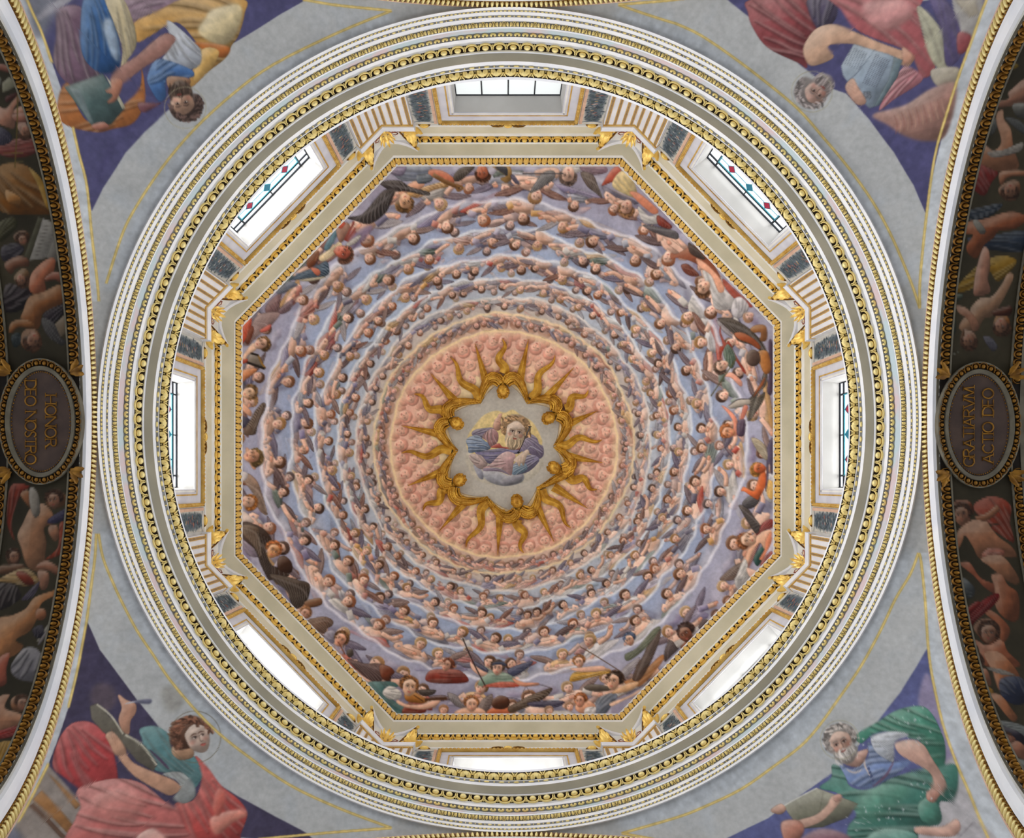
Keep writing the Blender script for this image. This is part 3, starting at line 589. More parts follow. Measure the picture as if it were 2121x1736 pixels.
Po(ZB, [(1470,930),(1500,885),(1560,885),(1602,930),(1540,965),(1500,962)], (214,154,122)); Cl(ZB, [(1540,930),(1600,925),(1590,968),(1530,968)], (214,206,204), 3); Hd(ZB, 1510, 885, 14, (214,152,122), (160,96,56), -.8); Hd(ZB, 1435, 925, 10, (220,168,142), (150,110,84), .5)
Wg(ZB, [(1830,760),(1840,700),(1900,590),(1950,460),(2002,438),(1992,520),(1940,650),(1880,752)], (94,74,64), 11)
# lower right: dark winged pair, pale robe
Wg(ZO, [(685,1110),(670,1040),(680,960),(720,870),(770,858),(822,930),(852,950),(780,1022)], (84,70,68), 7); Wg(ZO, [(1085,695),(1120,620),(1182,598),(1215,640),(1130,715)], (84,68,66), 5); Po(ZO, [(870,930),(930,860),(1000,820),(1060,780),(1010,860),(900,950)], (140,88,64)); Hd(ZO, 950, 760, 19, (134,84,62), (74,54,48), -.8, (-.6,-.8))
Hd(ZO, 1440, 380, 11, (176,126,104), (120,84,64)); Hd(ZO, 1300, 545, 11, (150,100,84), (96,68,56)); Cl(ZO, [(1515,150),(1560,-5),(1690,-5),(1702,120),(1620,245),(1575,275)], (176,170,170)); Wg(ZO, [(1500,330),(1580,230),(1740,160),(1736,220),(1640,300)], (170,168,160), 6)
# right lower: man in red drapery with the broad grey wing
Wg(ZP, [(760,1745),(850,1640),(960,1560),(1052,1538),(1032,1640),(940,1745)], (122,102,92), 10); Cl(ZP, [(1255,1530),(1380,1400),(1402,1520),(1320,1602),(1265,1625)], (138,66,62)); Po(ZP, [(1165,1480),(1290,1325),(1295,1430),(1220,1585)], (52,82,76))
Po(ZP, [(1170,1300),(1230,1190),(1375,1145),(1375,1260),(1300,1380),(1240,1300),(1162,1400),(1100,1545),(1055,1562),(1090,1400)], (224,172,142)); Cl(ZP, [(1195,1195),(1280,1058),(1395,1018),(1395,1120),(1290,1152),(1220,1205)], (142,56,52)); Po(ZP, [(1310,1260),(1370,1165),(1385,1280),(1322,1420),(1272,1505),(1236,1492),(1300,1380)], (216,132,98))
Cl(ZP, [(940,1745),(960,1700),(1050,1500),(1095,1560),(1082,1720)], (200,195,192)); Po(ZP, [(1085,1600),(1200,1638),(1270,1680),(1180,1740),(1105,1690)], (226,178,156)); Hd(ZP, 1085, 1290, 18, (226,182,152), (146,92,60), .8, (-.85,-.4))
Wg(ZP, [(985,850),(1080,868),(1185,1010),(1245,1100),(1200,1195),(1100,1062),(1020,922)], (86,76,72), 10); Wg(ZP, [(1025,832),(1120,738),(1245,738),(1212,842),(1110,895)], (86,82,84), 8)
Cl(ZP, [(1310,560),(1400,575),(1402,765),(1335,745)], (222,172,92)); Po(ZP, [(1200,782),(1060,690),(1015,680),(1048,628),(1160,680),(1200,600),(1230,500),(1262,398),(1305,450),(1315,600),(1235,765)], (208,104,58)); Hd(ZP, 1225, 430, 15, (206,104,60), (162,112,52), .9, (-.9,-.3))
Po(ZP, [(1315,200),(1360,78),(1402,68),(1402,465),(1368,440),(1350,330),(1340,565),(1308,685),(1322,400)], (86,76,96)); Wg(ZP, [(1135,48),(1220,58),(1312,150),(1335,285),(1298,302),(1200,182)], (168,152,126), 9)
# right: the great winged back, reader in green and red, fish bearer
Wg(ZQ, [(785,248),(900,238),(1020,268),(1180,368),(1300,478),(1402,620),(1432,760),(1330,762),(1310,642),(1200,582),(1060,542),(980,442),(860,332)], (80,70,62), 14); Po(ZQ, [(998,440),(1100,428),(1250,508),(1335,600),(1312,645),(1200,572),(1050,512)], (156,84,52))
Po(ZQ, [(1438,558),(1495,580),(1495,1182),(1418,1182),(1452,900)], (78,62,78)); Wg(ZQ, [(1430,890),(1410,1100),(1335,1180),(1300,1260),(1400,1190),(1360,1335),(1260,1482),(1200,1565),(1168,1545),(1195,1400),(1180,1290),(1230,1240),(1330,1090),(1372,960)], (96,86,74), 14); Po(ZQ, [(1240,1260),(1320,1110),(1395,1000),(1380,1080),(1300,1200)], (150,84,50))
Po(ZQ, [(1305,680),(1430,675),(1475,900),(1400,965),(1335,850)], (168,108,58)); Po(ZQ, [(1205,380),(1290,328),(1392,338),(1425,420),(1412,532),(1328,532),(1340,430),(1250,432)], (144,98,62)); Po(ZQ, [(1158,720),(1222,648),(1312,680),(1335,800),(1255,864),(1168,822)], (96,76,66))
Cl(ZQ, [(1000,0),(1100,-20),(1190,110),(1060,250),(960,170)], (190,184,188)); Hd(ZQ, 1190, 230, 12, (220,176,158), (170,130,104), .4)
Po(ZQ, [(925,1372),(1050,1288),(1195,1288),(1195,1352),(1060,1392),(950,1405)], (172,160,148)); cv.stroke(ZQ([(930,1370),(1050,1290),(1195,1285)]), 2.5, (84,76,74)); Po(ZQ, [(835,1368),(910,1398),(1012,1500),(1045,1600),(1035,1745),(965,1745),(990,1600),(930,1482)], (224,144,118)); Po(ZQ, [(1120,1370),(1180,1390),(1110,1560),(1075,1545)], (200,120,100))
Cl(ZQ, [(1040,1580),(1140,1550),(1130,1745),(1040,1745)], (92,72,92), 3); Hd(ZQ, 920, 1690, 15, (222,150,110), (176,104,60), -.7)
Cl(ZQ, [(825,338),(832,440),(892,560),(932,540),(1025,730),(1145,920),(1132,952),(1030,802),(900,622),(842,702),(822,765),(808,620),(850,590),(808,430)], (164,66,50)); Cl(ZQ, [(858,690),(920,578),(1015,730),(985,882),(918,852)], (96,114,98)); Po(ZQ, [(878,990),(960,938),(1094,1050),(1084,1124),(960,1012)], (222,154,130)); Hd(ZQ, 845, 870, 15, (224,180,154), (94,74,62), .5)
cv.stroke(ZQ([(1030,758),(860,1010),(700,1245)]), 2.4, (92,88,60), 1, False)
# bottom centre: the angel with lance and scales in the last row but one, and companions
Wg(ZB, [(930,690),(870,650),(840,640),(870,690),(920,715)], (84,84,104), 6); Wg(ZB, [(1050,700),(1110,665),(1210,642),(1170,690),(1090,735)], (78,80,104), 8)
Cl(ZB, [(870,775),(920,720),(1010,705),(1090,740),(1120,800),(900,798)], (120,142,124)); Cl(ZB, [(900,800),(1000,770),(1110,775),(1110,802)], (190,84,64), 4); Po(ZB, [(820,640),(840,660),(900,700),(930,715),(890,735),(830,690)], (222,174,150)); Po(ZB, [(1080,745),(1150,770),(1240,775),(1240,792),(1130,795)], (204,140,112))
cv.stroke(ZB([(775,500),(840,650),(915,795)]), 2.6, (66,52,48), 1, False); Hd(ZB, 992, 685, 15, (218,170,146), (92,74,64), -.2, (0,-1)); Po(ZB, [(955,668),(970,648),(1010,643),(1040,655),(1045,672),(1000,662)], (70,74,92))
cv.stroke(ZB([(1160,800),(1240,785),(1320,806)]), 1.3, (76,66,64), .9, False); cv.stroke(ZB([(1165,800),(1150,838),(1190,838),(1170,800)]), 1.0, (76,66,64), .9, False)
Cl(ZB, [(545,760),(570,700),(660,690),(760,700),(808,770),(640,780)], (136,58,46)); Hd(ZB, 685, 668, 13, (214,160,134), (130,74,52), -.9); Cl(ZB, [(1440,740),(1480,705),(1620,700),(1690,712),(1560,745),(1450,770)], (198,148,62)); Hd(ZB, 1500, 645, 13, (220,172,144), (150,100,60), -.4); Po(ZB, [(1440,690),(1500,680),(1640,670),(1650,700),(1520,710)], (222,172,146))
cv.stroke(ZB([(1500,550),(1745,700)]), 2, (104,80,60), 1, False)
Cl(ZB, [(1780,600),(1850,560),(1960,440),(2000,440),(1900,570),(1800,640)], (108,112,92)); Hd(ZB, 1815, 505, 13, (214,164,134), (84,96,120), -.7)
g_ = cv.a.mean(2, keepdims=True); cv.a = 142+(cv.a*.88+g_*.12*np.array([1.02,1.0,.97])-142)*1.14; cv.done(1.1, .05)

# vault mesh (plan grid, painted at its points)
def plan_grid(x0, x1, y0, y1, st):
    gx = np.arange(x0, x1+st*.5, st); gy = np.arange(y0, y1+st*.5, st); X, Y = np.meshgrid(gx, gy); return X, Y
def grid_quads(keep):
    h, w = keep.shape; idx = np.arange(h*w).reshape(h, w)
    ok = keep[:-1,:-1] | keep[1:,:-1] | keep[:-1,1:] | keep[1:,1:]
    Q = np.stack([idx[:-1,:-1], idx[:-1,1:], idx[1:,1:], idx[1:,:-1]], -1)[ok]
    used = np.unique(Q); re = np.full(h*w, -1); re[used] = np.arange(len(used)); return used, re[Q]
STEP = .0255
X, Y = plan_grid(-8.2, 8.2, -8.46, 8.46, STEP)
rho = np.max([(a*X+b*Y)/d for a, b, d in _on], axis=0)
used, Q = grid_quads(rho <= 1.012)
X, Y = X.ravel()[used], Y.ravel()[used]
me = np_mesh('ceiling', np.stack([X, Y, dome_z(X, Y)], 1), Q, FRESCO, cv.sample(X, Y))
dome = link('ceiling', me); tag(dome, 'octagonal cloister vault frescoed with rings of angels on blue and mauve clouds', 'vault', kind='structure')
del X, Y, Q, PX, PY, PR, PT, wv, n1, n2, A
# ---------------------------------------------------------------- painted medallion at the crown
mc = Canvas(-2.6, -2.4, 2.6, 2.9, .0075, dome_at, (186,180,170)); md = np.array(dome_at([(1043,921)])[0])
ZG = Zm(930,810,8.678)
def G(P, c, **k): mc.poly(ZG(P), c, **k)
G([(330,850),(480,600),(640,430),(850,355),(1000,390),(1150,340),(1300,440),(1500,560),(1640,800),(1670,980),(1500,1250),(1000,1400),(400,1150)], (216,192,134), k=.1, line=0, soft=2)
G([(300,1150),(420,1120),(700,1300),(1200,1450),(1600,1200),(1700,1350),(1400,1620),(900,1700),(500,1600),(330,1350)], (192,184,168), k=.1, line=0, soft=3)
G([(600,1450),(850,1440),(1080,1530),(1330,1490),(1310,1640),(1000,1710),(700,1620)], (158,158,166), soft=1, line=.1); G([(440,1350),(500,1340),(600,1440),(620,1580),(540,1560)], (150,150,162), soft=1, line=0); G([(930,1600),(1150,1500),(1330,1500),(1280,1640),(1000,1700)], (138,136,144), soft=1, line=0)
def GC(P, c, f=5): mc.cloth(ZG(P), c, f)
GC([(415,745),(500,690),(750,658),(805,700),(650,842),(500,822),(425,800)], (124,114,136))
GC([(1280,1010),(1380,800),(1480,778),(1582,850),(1622,950),(1692,1000),(1702,1150),(1620,1222),(1480,1142),(1300,1082)], (128,116,142), 7)
GC([(1400,1150),(1562,1165),(1625,1250),(1500,1402),(1352,1482),(1150,1502),(1140,1350),(1250,1250)], (130,124,150)); GC([(1145,1350),(1350,1290),(1410,1400),(1300,1482),(1140,1502)], (126,148,168))
GC([(355,1160),(580,1148),(700,1300),(600,1405),(480,1352)], (190,166,160), 3)
GC([(420,1000),(620,1068),(940,1030),(1100,1055),(1310,1060),(1240,1132),(1000,1130),(870,1212),(722,1312),(600,1172),(480,1122)], (122,116,148), 8)
GC([(308,900),(370,828),(520,798),(650,900),(735,960),(742,1040),(620,1082),(480,1102),(360,1112),(340,1000)], (128,144,170), 7)
GC([(600,1392),(740,1320),(900,1160),(1050,1088),(1195,1150),(1160,1300),(1130,1502),(1080,1502),(950,1402),(800,1372)], (196,160,160), 7); GC([(620,1400),(800,1380),(950,1410),(1090,1510),(900,1450),(640,1440)], (134,118,138), 3)
GC([(598,830),(680,728),(790,678),(885,760),(882,900),(805,1002),(740,1002),(680,900)], (170,128,128), 6)
G([(800,980),(900,940),(960,1000),(1100,1010),(1270,1000),(1250,1060),(1000,1035),(760,1020)], (166,84,74), line=.1)
G([(790,645),(825,520),(865,480),(895,420),(960,410),(935,500),(942,600),(955,540),(998,512),(1002,560),(950,660),(890,715),(830,695)], (190,146,126)); mc.stroke(ZG([(840,560),(900,560),(930,600)]), 1.2, (130,90,80), .7)
mc.portrait(ZG([(1190,745)])[0], 23, (.2,-1), (208,182,160), (172,138,102), .12, (190,168,138), .7, 5); G([(1150,560),(1240,545),(1310,610),(1300,690),(1120,680)], (214,192,174), k=.3, line=0, soft=2, alpha=.8)
G([(1165,1235),(1262,1148),(1400,1055),(1445,1110),(1392,1190),(1345,1345),(1300,1300),(1262,1365),(1220,1285),(1180,1270)], (212,188,168))
for a, b in (((1250,1200),(1230,1340)),((1300,1190),(1265,1350)),((1340,1190),(1340,1320))): mc.stroke(ZG([a, b]), 1.1, (140,106,92), .8)
mc.stroke(ZG([(1400,1060),(1470,1000),(1600,1060),(1690,1120)]), 1.6, (190,190,205), .7)
mc.done(1.1, .04, 9)
th = np.linspace(0, 2*PI, 501)[:-1]; rr = np.linspace(0, 1, 150)
T_, R_ = np.meshgrid(th, rr); 
_an = [(1042,811,22),(994,834,-4),(945,877,22),(945,933,-4),(951,996,22),(1008,1032,-4),(1071,1040,22),(1114,1013,-4),(1148,970,22),(1150,925,-4),(1137,866,22),(1093,834,-4)]
_ap = dome_at([(1043+(u-1043)*(1+e/np.hypot(u-1043,v-921)), 921+(v-921)*(1+e/np.hypot(u-1043,v-921))) for u, v, e in _an])-md
_aa = np.arctan2(_ap[:,1], _ap[:,0]); _o = np.argsort(_aa); _rad = np.interp(th, _aa[_o], np.hypot(_ap[:,0], _ap[:,1])[_o], period=2*PI)
Xd, Yd = md[0]+R_*_rad[None]*np.cos(T_), md[1]+R_*_rad[None]*np.sin(T_)
idx = np.arange(T_.size).reshape(T_.shape); nx = np.roll(idx, -1, 1)
Q = np.stack([idx[:-1], nx[:-1], nx[1:], idx[1:]], -1).reshape(-1, 4)
V = np.stack([Xd.ravel(), Yd.ravel(), dome_z(Xd, Yd).ravel()-.03], 1)
ped = link('painted_medallion', np_mesh('painted_medallion', V, Q, FRESCO, mc.sample(Xd.ravel(), Yd.ravel())))
tag(ped, 'round painting of a blessing white-bearded man on a cloud, inside the gilded sunburst', 'painting')

# ---------------------------------------------------------------- the four pendentives
def gold_line(c, Z, P, w=5.5):
    c.stroke(Z(P), w, (206,176,96), 1, False); c.stroke(Z(P), w*.4, (240,222,160), .8, False)
def pend_canvas(sx, sy):
    x0, x1 = (-8.7, -.2) if sx < 0 else (.2, 8.7); y0, y1 = (-8.7, -.2) if sy < 0 else (.2, 8.7)
    c = Canvas(x0, y0, x1, y1, .0085, pend_at, (186,187,188)); n = fbm(c.h, c.w, 160, 5, int(5+sx+2*sy)); c.a *= (.97+.07*n)[..., None]
    n = fbm(c.h, c.w, 50, 4, int(15+sx+2*sy)); c.a += (np.clip(n-.5, 0, 1)*30)[..., None]*np.array((-.2,.1,.5))
    return c
def border(c, Z, ring, arch, blue=(196,204,214)):          # pale blue margins outside the gilt lines
    pass
def halo(c, Z, x, y, r, col=(176,168,140)):
    c.stroke(Z([(x+r*math.cos(a*PI/8), y+r*math.sin(a*PI/8)) for a in range(16)]), 1.6, col, .75, False, closed=True)
def margin(c, Z, ringl, archl, apex_px):
    # ring side margin: between the gold line and the ring; arch side: between the gold line and the arch
    a = np.array(Z(ringl)); d = a-np.array([1055., 868.]); L = np.hypot(d[:,0], d[:,1])[:,None]
    c.poly(np.concatenate([a, (np.array([1055., 868.])+d/L*840)[::-1]]), (200,206,214), 0, .8, False, 0, soft=9)
    b = np.array(Z(archl)); s = -1 if b[0,0] < 1000 else 1
    c.poly(np.concatenate([b, (b+np.array([s*60., 0]))[::-1]]), (200,206,214), 0, 1, False, 0)
PEND = []
# upper left: bearded writer in an orange mantle
c = pend_canvas(-1, -1); Z = Zm(0,0,2.993); P = lambda p, col, **k: c.poly(Z(p), col, **k); D = lambda p, col, f=6: c.cloth(Z(p), col, f)
ring = [(660,1760),(750,1480),(830,1310),(1000,1050),(1200,810),(1450,580),(1700,400),(2095,205),(2430,68)]; arch = [(615,1870),(600,1700),(570,1450),(540,1150),(490,950),(455,790)]; arch2 = [(325,390),(260,200),(200,70),(160,-30)]
margin(c, Z, ring, arch+[(400,580)]+arch2, None)
P([(570,1312),(640,1170),(780,950),(900,820),(1040,690),(1240,470),(1440,275),(1600,180),(1740,90),(1900,0),(1900,-90),(130,-90),(200,70),(325,390),(455,790),(540,1150)], (84,82,120), k=0, sm=False, line=0)
P([(250,250),(420,0),(700,-60),(200,-60),(180,60)], (120,122,134), k=0, line=0, soft=4); P([(220,130),(330,20),(450,-20),(440,10),(300,100)], (168,166,176), line=.1); P([(700,900),(1000,650),(760,820),(600,1150)], (70,66,104), line=0, soft=4, k=0)
D([(750,0),(1210,-20),(1210,45),(1040,112),(862,182),(812,110)], (146,120,138)); D([(1190,-20),(1510,-5),(1518,90),(1482,220),(1440,282),(1400,362),(1300,442),(1190,542),(1178,480),(1240,330),(1200,240),(1090,140),(940,222),(850,262),(828,150),(960,80)], (206,158,92), 10)
P([(1320,60),(1480,28),(1502,120),(1440,252),(1350,282),(1230,202),(1270,120)], (228,208,164), line=.1, soft=2); P([(1210,262),(1420,290),(1382,362),(1252,302)], (190,112,58), line=.1, soft=1); P([(1255,310),(1360,320),(1300,440),(1200,500)], (214,172,104), line=.1)
D([(365,60),(520,60),(540,330),(622,470),(520,562),(400,502),(336,380),(350,240)], (124,98,116), 6)
D([(880,418),(902,620),(832,762),(700,802),(600,822),(420,782),(356,700),(380,558),(430,520),(470,640),(560,762),(700,702),(862,560)], (172,108,62), 9); P([(860,640),(1000,640),(1060,600),(900,700)], (120,80,86))
D([(525,-10),(640,-10),(702,120),(742,260),(746,402),(700,452),(620,452),(550,402),(508,320),(500,200)], (58,98,154), 7); P([(640,160),(690,120),(732,260),(736,382),(690,332)], (160,178,200), line=.05, soft=2)
D([(655,-10),(762,-10),(832,150),(848,280),(802,362),(750,432),(760,300),(702,130)], (206,190,154), 6)
for q in range(9): c.stroke(Z([(690+q*9,90+q*32),(730+q*8,130+q*32)]), 1.5, (120,90,66), .6)
P([(1040,208),(1102,250),(1062,312),(880,432),(760,522),(690,500),(730,430),(860,340),(960,250)], (166,122,112)); P([(400,540),(640,458),(772,680),(692,772),(580,792),(500,680)], (80,100,100), sm=False); P([(655,470),(700,520),(780,670),(760,680)], (186,182,160), sm=False, line=.1); P([(430,545),(500,560),(580,760),(560,770)], (120,134,136), sm=False, line=0, soft=1)
P([(690,488),(762,500),(742,590),(712,632),(664,640),(700,592),(654,570),(690,540)], (180,124,102)); P([(565,782),(640,758),(682,790),(620,812)], (172,114,98))
D([(1045,128),(1130,190),(1202,260),(1248,320),(1242,402),(1170,432),(1060,382),(1008,370),(1050,310),(1092,240),(1045,200)], (196,200,210), 8)
D([(985,368),(1180,430),(1192,482),(1040,482),(1030,602),(985,628),(928,540),(916,470)], (80,116,170), 6); P([(1040,478),(1175,490),(1160,545),(1060,562)], (154,114,90))
c.portrait(Z([(1150,630)])[0], 28, (.16,1), (206,164,140), (96,76,70), .55, (92,74,64), .35, 1); halo(c, Z, 1150, 670, 128); gold_line(c, Z, ring); gold_line(c, Z, arch[::-1]); gold_line(c, Z, arch2); gold_line(c, Z, [(2430,68),(2095,35),(1880,0)])
PEND.append((c, -1, -1, 'painted pendentive of a dark-bearded man in an orange mantle with a green book'))
# upper right: grey-bearded reader with a lion
c = pend_canvas(1, -1); Z = Zm(1400,0,2.942)
ring = [(-350,30),(0,145),(150,215),(350,350),(560,510),(750,670),(900,840),(1050,1020),(1200,1230),(1320,1450),(1430,1710)]; arch = [(1488,1880),(1490,1700),(1530,1300),(1580,950),(1650,700),(1730,450),(1800,260),(1860,90),(1910,-40)]
margin(c, Z, ring, arch, None)
P([(200,-80),(290,-20),(440,100),(560,210),(760,400),(950,540),(1040,572),(1180,730),(1330,930),(1450,1130),(1530,1315),(1560,1100),(1620,850),(1700,550),(1780,300),(1860,90),(1900,-60)], (84,82,122), k=0, sm=False, line=0)
P([(1690,-30),(1860,-40),(1860,90),(1800,240),(1740,200)], (172,168,166), k=.2, line=0); P([(1700,0),(1830,0),(1850,90),(1790,108)], (186,176,160), sm=False)
D([(450,0),(800,-40),(832,60),(862,170),(792,262),(802,412),(740,382),(560,292),(470,172),(440,80)], (152,78,82), 9); D([(800,0),(962,-30),(982,100),(902,192),(850,162)], (84,76,98), 5)
D([(955,-30),(1470,-30),(1482,60),(1502,200),(1542,300),(1582,422),(1500,472),(1420,322),(1200,232),(1090,172),(1008,60)], (190,108,112), 10); P([(1150,20),(1400,0),(1440,100),(1300,190),(1180,140)], (216,156,154), line=0, soft=4)
D([(1470,40),(1540,80),(1622,200),(1662,402),(1600,418),(1540,330),(1500,180)], (194,190,166), 4); D([(1540,-30),(1642,0),(1722,130),(1742,330),(1650,402),(1622,200)], (98,88,128), 6); P([(1720,200),(1802,220),(1772,312),(1720,322)], (150,80,84))
P([(1555,430),(1680,408),(1732,430),(1692,522),(1590,522)], (180,170,154)); P([(1200,700),(1400,640),(1560,540),(1712,520),(1650,820),(1530,862),(1400,832),(1290,762)], (166,126,116), soft=2, line=0)
for q in range(14): c.stroke(Z([(1330+q*22,700-q*8),(1350+q*22,760-q*6),(1340+q*24,820-q*8)]), 4, [(150,104,94),(190,150,130)][q % 2], .5)
D([(1390,410),(1502,460),(1482,512),(1340,602),(1238,674),(1290,560)], (196,130,138), 5)
P([(778,290),(850,180),(960,148),(1080,190),(1250,262),(1432,332),(1442,382),(1390,402),(1220,322),(1090,272),(960,272),(928,292),(962,352),(850,402),(800,382)], (210,170,144)); P([(1380,288),(1442,330),(1454,372),(1390,392)], (200,150,128))
P([(1085,268),(1290,328),(1382,368),(1352,470),(1240,642),(1180,662),(1110,592),(1018,460),(1008,402)], (156,170,186), sm=False); P([(1330,345),(1382,368),(1352,470),(1240,642),(1205,655),(1300,480)], (112,128,136), sm=False); c.stroke(Z([(1215,300),(1110,440),(1040,500)]), 2, (110,120,134), .8)
for q in range(7): c.stroke(Z([(1075+q*15,290+q*5),(1030+q*14,395+q*6)]), 1.6, (104,110,122), .7, False)
for q in range(7): c.stroke(Z([(1225+q*13,330+q*6),(1140+q*13,510+q*5)]), 1.8, (92,96,108), .75, False)
P([(1145,560),(1185,560),(1190,600),(1150,600)], (140,146,156), sm=False, k=0, line=.8); c.stroke(Z([(1182,572),(1160,570),(1175,584),(1155,592)]), 1.4, (70,70,80), .9)
P([(1035,520),(1080,478),(1112,530),(1162,620),(1110,642),(1048,572)], (208,164,144))
for q in range(3): c.stroke(Z([(1050,500+q*18),(1100,520+q*26)]), 1.2, (150,104,88), .7)
c.portrait(Z([(840,545)])[0], 27, (-.62,.78), (200,162,148), (150,140,138), -.75, (164,152,150), .45, 2); halo(c, Z, 830, 560, 124); gold_line(c, Z, ring[1:]+[arch[0]]); gold_line(c, Z, arch); gold_line(c, Z, [(-350,30),(0,145)]); gold_line(c, Z, [(-350,30),(0,0),(120,-25)])
PEND.append((c, 1, -1, 'painted pendentive of a grey-bearded man in red reading a large open book'))
# lower left: curly-haired writer in red and teal
c = pend_canvas(-1, 1); Z = Zm(0,1156,2.993)
ring = [(612,-150),(640,0),(700,150),(760,280),(850,450),(950,600),(1050,750),(1200,930),(1360,1090),(1550,1240),(1800,1410),(2095,1550),(2430,1676)]; arch = [(598,-150),(590,0),(570,150),(540,380),(510,550),(470,750),(425,930)]; arch2 = [(303,1275),(200,1480),(115,1640)]
margin(c, Z, ring, arch+[(370,1100)]+arch2+[(50,1760)], None)
P([(545,400),(620,570),(740,730),(850,880),(980,1040),(1100,1180),(1300,1370),(1480,1480),(1700,1600),(1900,1705),(2000,1800),(100,1800),(115,1640),(303,1275),(425,930),(510,550)], (72,66,90), k=0, sm=False, line=0)
P([(600,780),(700,800),(720,900),(640,960),(560,880)], (96,84,96), line=0, soft=4, k=0); P([(1000,820),(1100,800),(1140,900),(1050,960)], (150,146,138), k=0, line=0, soft=5, alpha=.6)
P([(100,1650),(200,1480),(303,1290),(520,1540),(480,1800),(60,1800)], (150,140,134), sm=False, line=0, k=0); P([(205,1500),(260,1440),(450,1650),(420,1710)], (160,114,72), sm=False); P([(290,1330),(330,1360),(500,1530),(470,1560)], (168,124,84), sm=False); P([(180,1540),(210,1520),(420,1740),(380,1740)], (110,84,70), sm=False); P([(-10,1700),(80,1668),(145,1740),(130,1800),(-10,1800)], (122,124,140), soft=1)
D([(328,1290),(360,1140),(430,1038),(520,1012),(602,1040),(682,1130),(722,1280),(742,1382),(820,1372),(640,1472),(580,1502),(480,1422),(400,1362)], (184,74,76), 8)
D([(1210,1228),(1290,1300),(1372,1410),(1482,1500),(1534,1590),(1492,1720),(1480,1800),(1160,1800),(1108,1600),(1088,1520),(1200,1502),(1252,1362)], (192,82,78), 9); P([(1310,1610),(1480,1560),(1532,1600),(1450,1640),(1340,1720)], (222,142,126), line=0, soft=2); P([(1350,1430),(1400,1480),(1360,1600),(1320,1560)], (206,110,98), line=0, soft=2)
D([(478,1440),(600,1388),(740,1368),(880,1398),(1010,1500),(1092,1560),(1152,1680),(1180,1800),(450,1800),(468,1620),(500,1540)], (198,114,110), 11); P([(560,1500),(780,1430),(900,1520),(820,1640),(640,1620)], (214,142,134), line=0, soft=5, alpha=.7); P([(860,1720),(960,1680),(1060,1800),(840,1800)], (226,172,162), line=.1, soft=1)
D([(868,1060),(960,1042),(1042,1090),(1062,1180),(1120,1242),(1202,1228),(1254,1340),(1232,1402),(1200,1422),(1130,1332),(1020,1332),(958,1312),(975,1270),(900,1180),(880,1120)], (98,140,144), 8)
c.stroke(Z([(930,1190),(1000,1260),(1050,1310)]), 6, (84,62,88), .9)
D([(1008,1340),(1120,1328),(1192,1390),(1214,1450),(1202,1492),(1140,1524),(1078,1490),(1120,1430),(1092,1380)], (172,176,176), 6)
P([(740,1180),(780,1208),(830,1270),(960,1330),(1080,1380),(1122,1430),(1060,1474),(980,1442),(860,1372),(800,1322),(738,1240),(688,1130),(700,1090)], (200,154,128))
P([(558,920),(600,902),(772,1080),(902,1170),(978,1280),(952,1324),(850,1262),(740,1132),(640,1082),(568,1000)], (104,98,88), sm=False); c.stroke(Z([(602,908),(690,980),(765,1092)]), 4, (196,190,172), 1, False); c.stroke(Z([(778,1098),(880,1160),(972,1285)]), 4, (196,190,172), 1, False)
P([(655,1100),(700,1078),(762,1150),(784,1212),(720,1224),(678,1150)], (204,158,132)); 
for q in range(3): c.stroke(Z([(690,1060+q*22),(730,1130+q*22)]), 2, (150,100,80), .7)
P([(735,1000),(755,930),(732,860),(745,850),(785,880),(842,905),(844,960),(812,1012),(802,1092),(758,1070)], (200,150,126)); c.stroke(Z([(775,905),(850,890),(945,885)]), 3.5, (190,190,200), .9); P([(840,885),(935,875),(930,905),(850,900)], (112,112,134), line=0, soft=1)
P([(1080,1160),(1180,1148),(1202,1230),(1120,1254),(1068,1212)], (196,154,124))
c.portrait(Z([(1195,1125)])[0], 29, (-.32,-.95), (212,184,168), (126,86,68), .95, None, 1.0, 3); halo(c, Z, 1210, 1110, 160, (120,110,90)); gold_line(c, Z, ring); gold_line(c, Z, arch); gold_line(c, Z, arch2); gold_line(c, Z, [(2430,676+1000),(2095,1700),(1600,1745)])
PEND.append((c, -1, 1, 'painted pendentive of a curly-haired youth in teal and red writing in a book'))
# lower right: white-bearded man in green
c = pend_canvas(1, 1); Z = Zm(1400,1156,2.942)
ring = [(-330,1680),(0,1585),(170,1520),(400,1410),(600,1270),(760,1150),(870,1030),(1000,850),(1130,660),(1250,440),(1340,250),(1430,100),(1480,-30)]; arch = [(1482,-30),(1495,20),(1520,250),(1545,600),(1590,850),(1640,1050),(1720,1270),(1790,1430),(1850,1580),(1930,1760)]
margin(c, Z, ring, arch, None)
P([(1535,548),(1470,660),(1370,820),(1290,920),(1200,1040),(1000,1280),(830,1400),(560,1590),(320,1706),(200,1790),(1000,1800),(1700,1260),(1640,1050),(1590,850)], (98,102,148), k=0, sm=False, line=0); P([(1530,700),(1600,880),(1640,1060),(1725,1262),(1640,1255),(1600,1000),(1480,900)], (152,142,172), k=0, line=0, soft=2)
P([(1640,1250),(1725,1262),(1850,1580),(1940,1800),(1000,1800),(1300,1600)], (184,180,184), k=0, line=0, soft=2); c.stroke(Z([(1690,1740),(1780,1650),(1850,1590)]), 3, (150,146,150), .9); c.stroke(Z([(1650,1690),(1760,1600),(1810,1540)]), 2.4, (200,196,200), .9)
D([(1100,1080),(1230,1000),(1350,928),(1490,903),(1562,950),(1622,1070),(1644,1150),(1642,1252),(1600,1292),(1500,1130),(1430,1100),(1300,1058),(1200,1080),(1130,1132)], (80,140,120), 9)
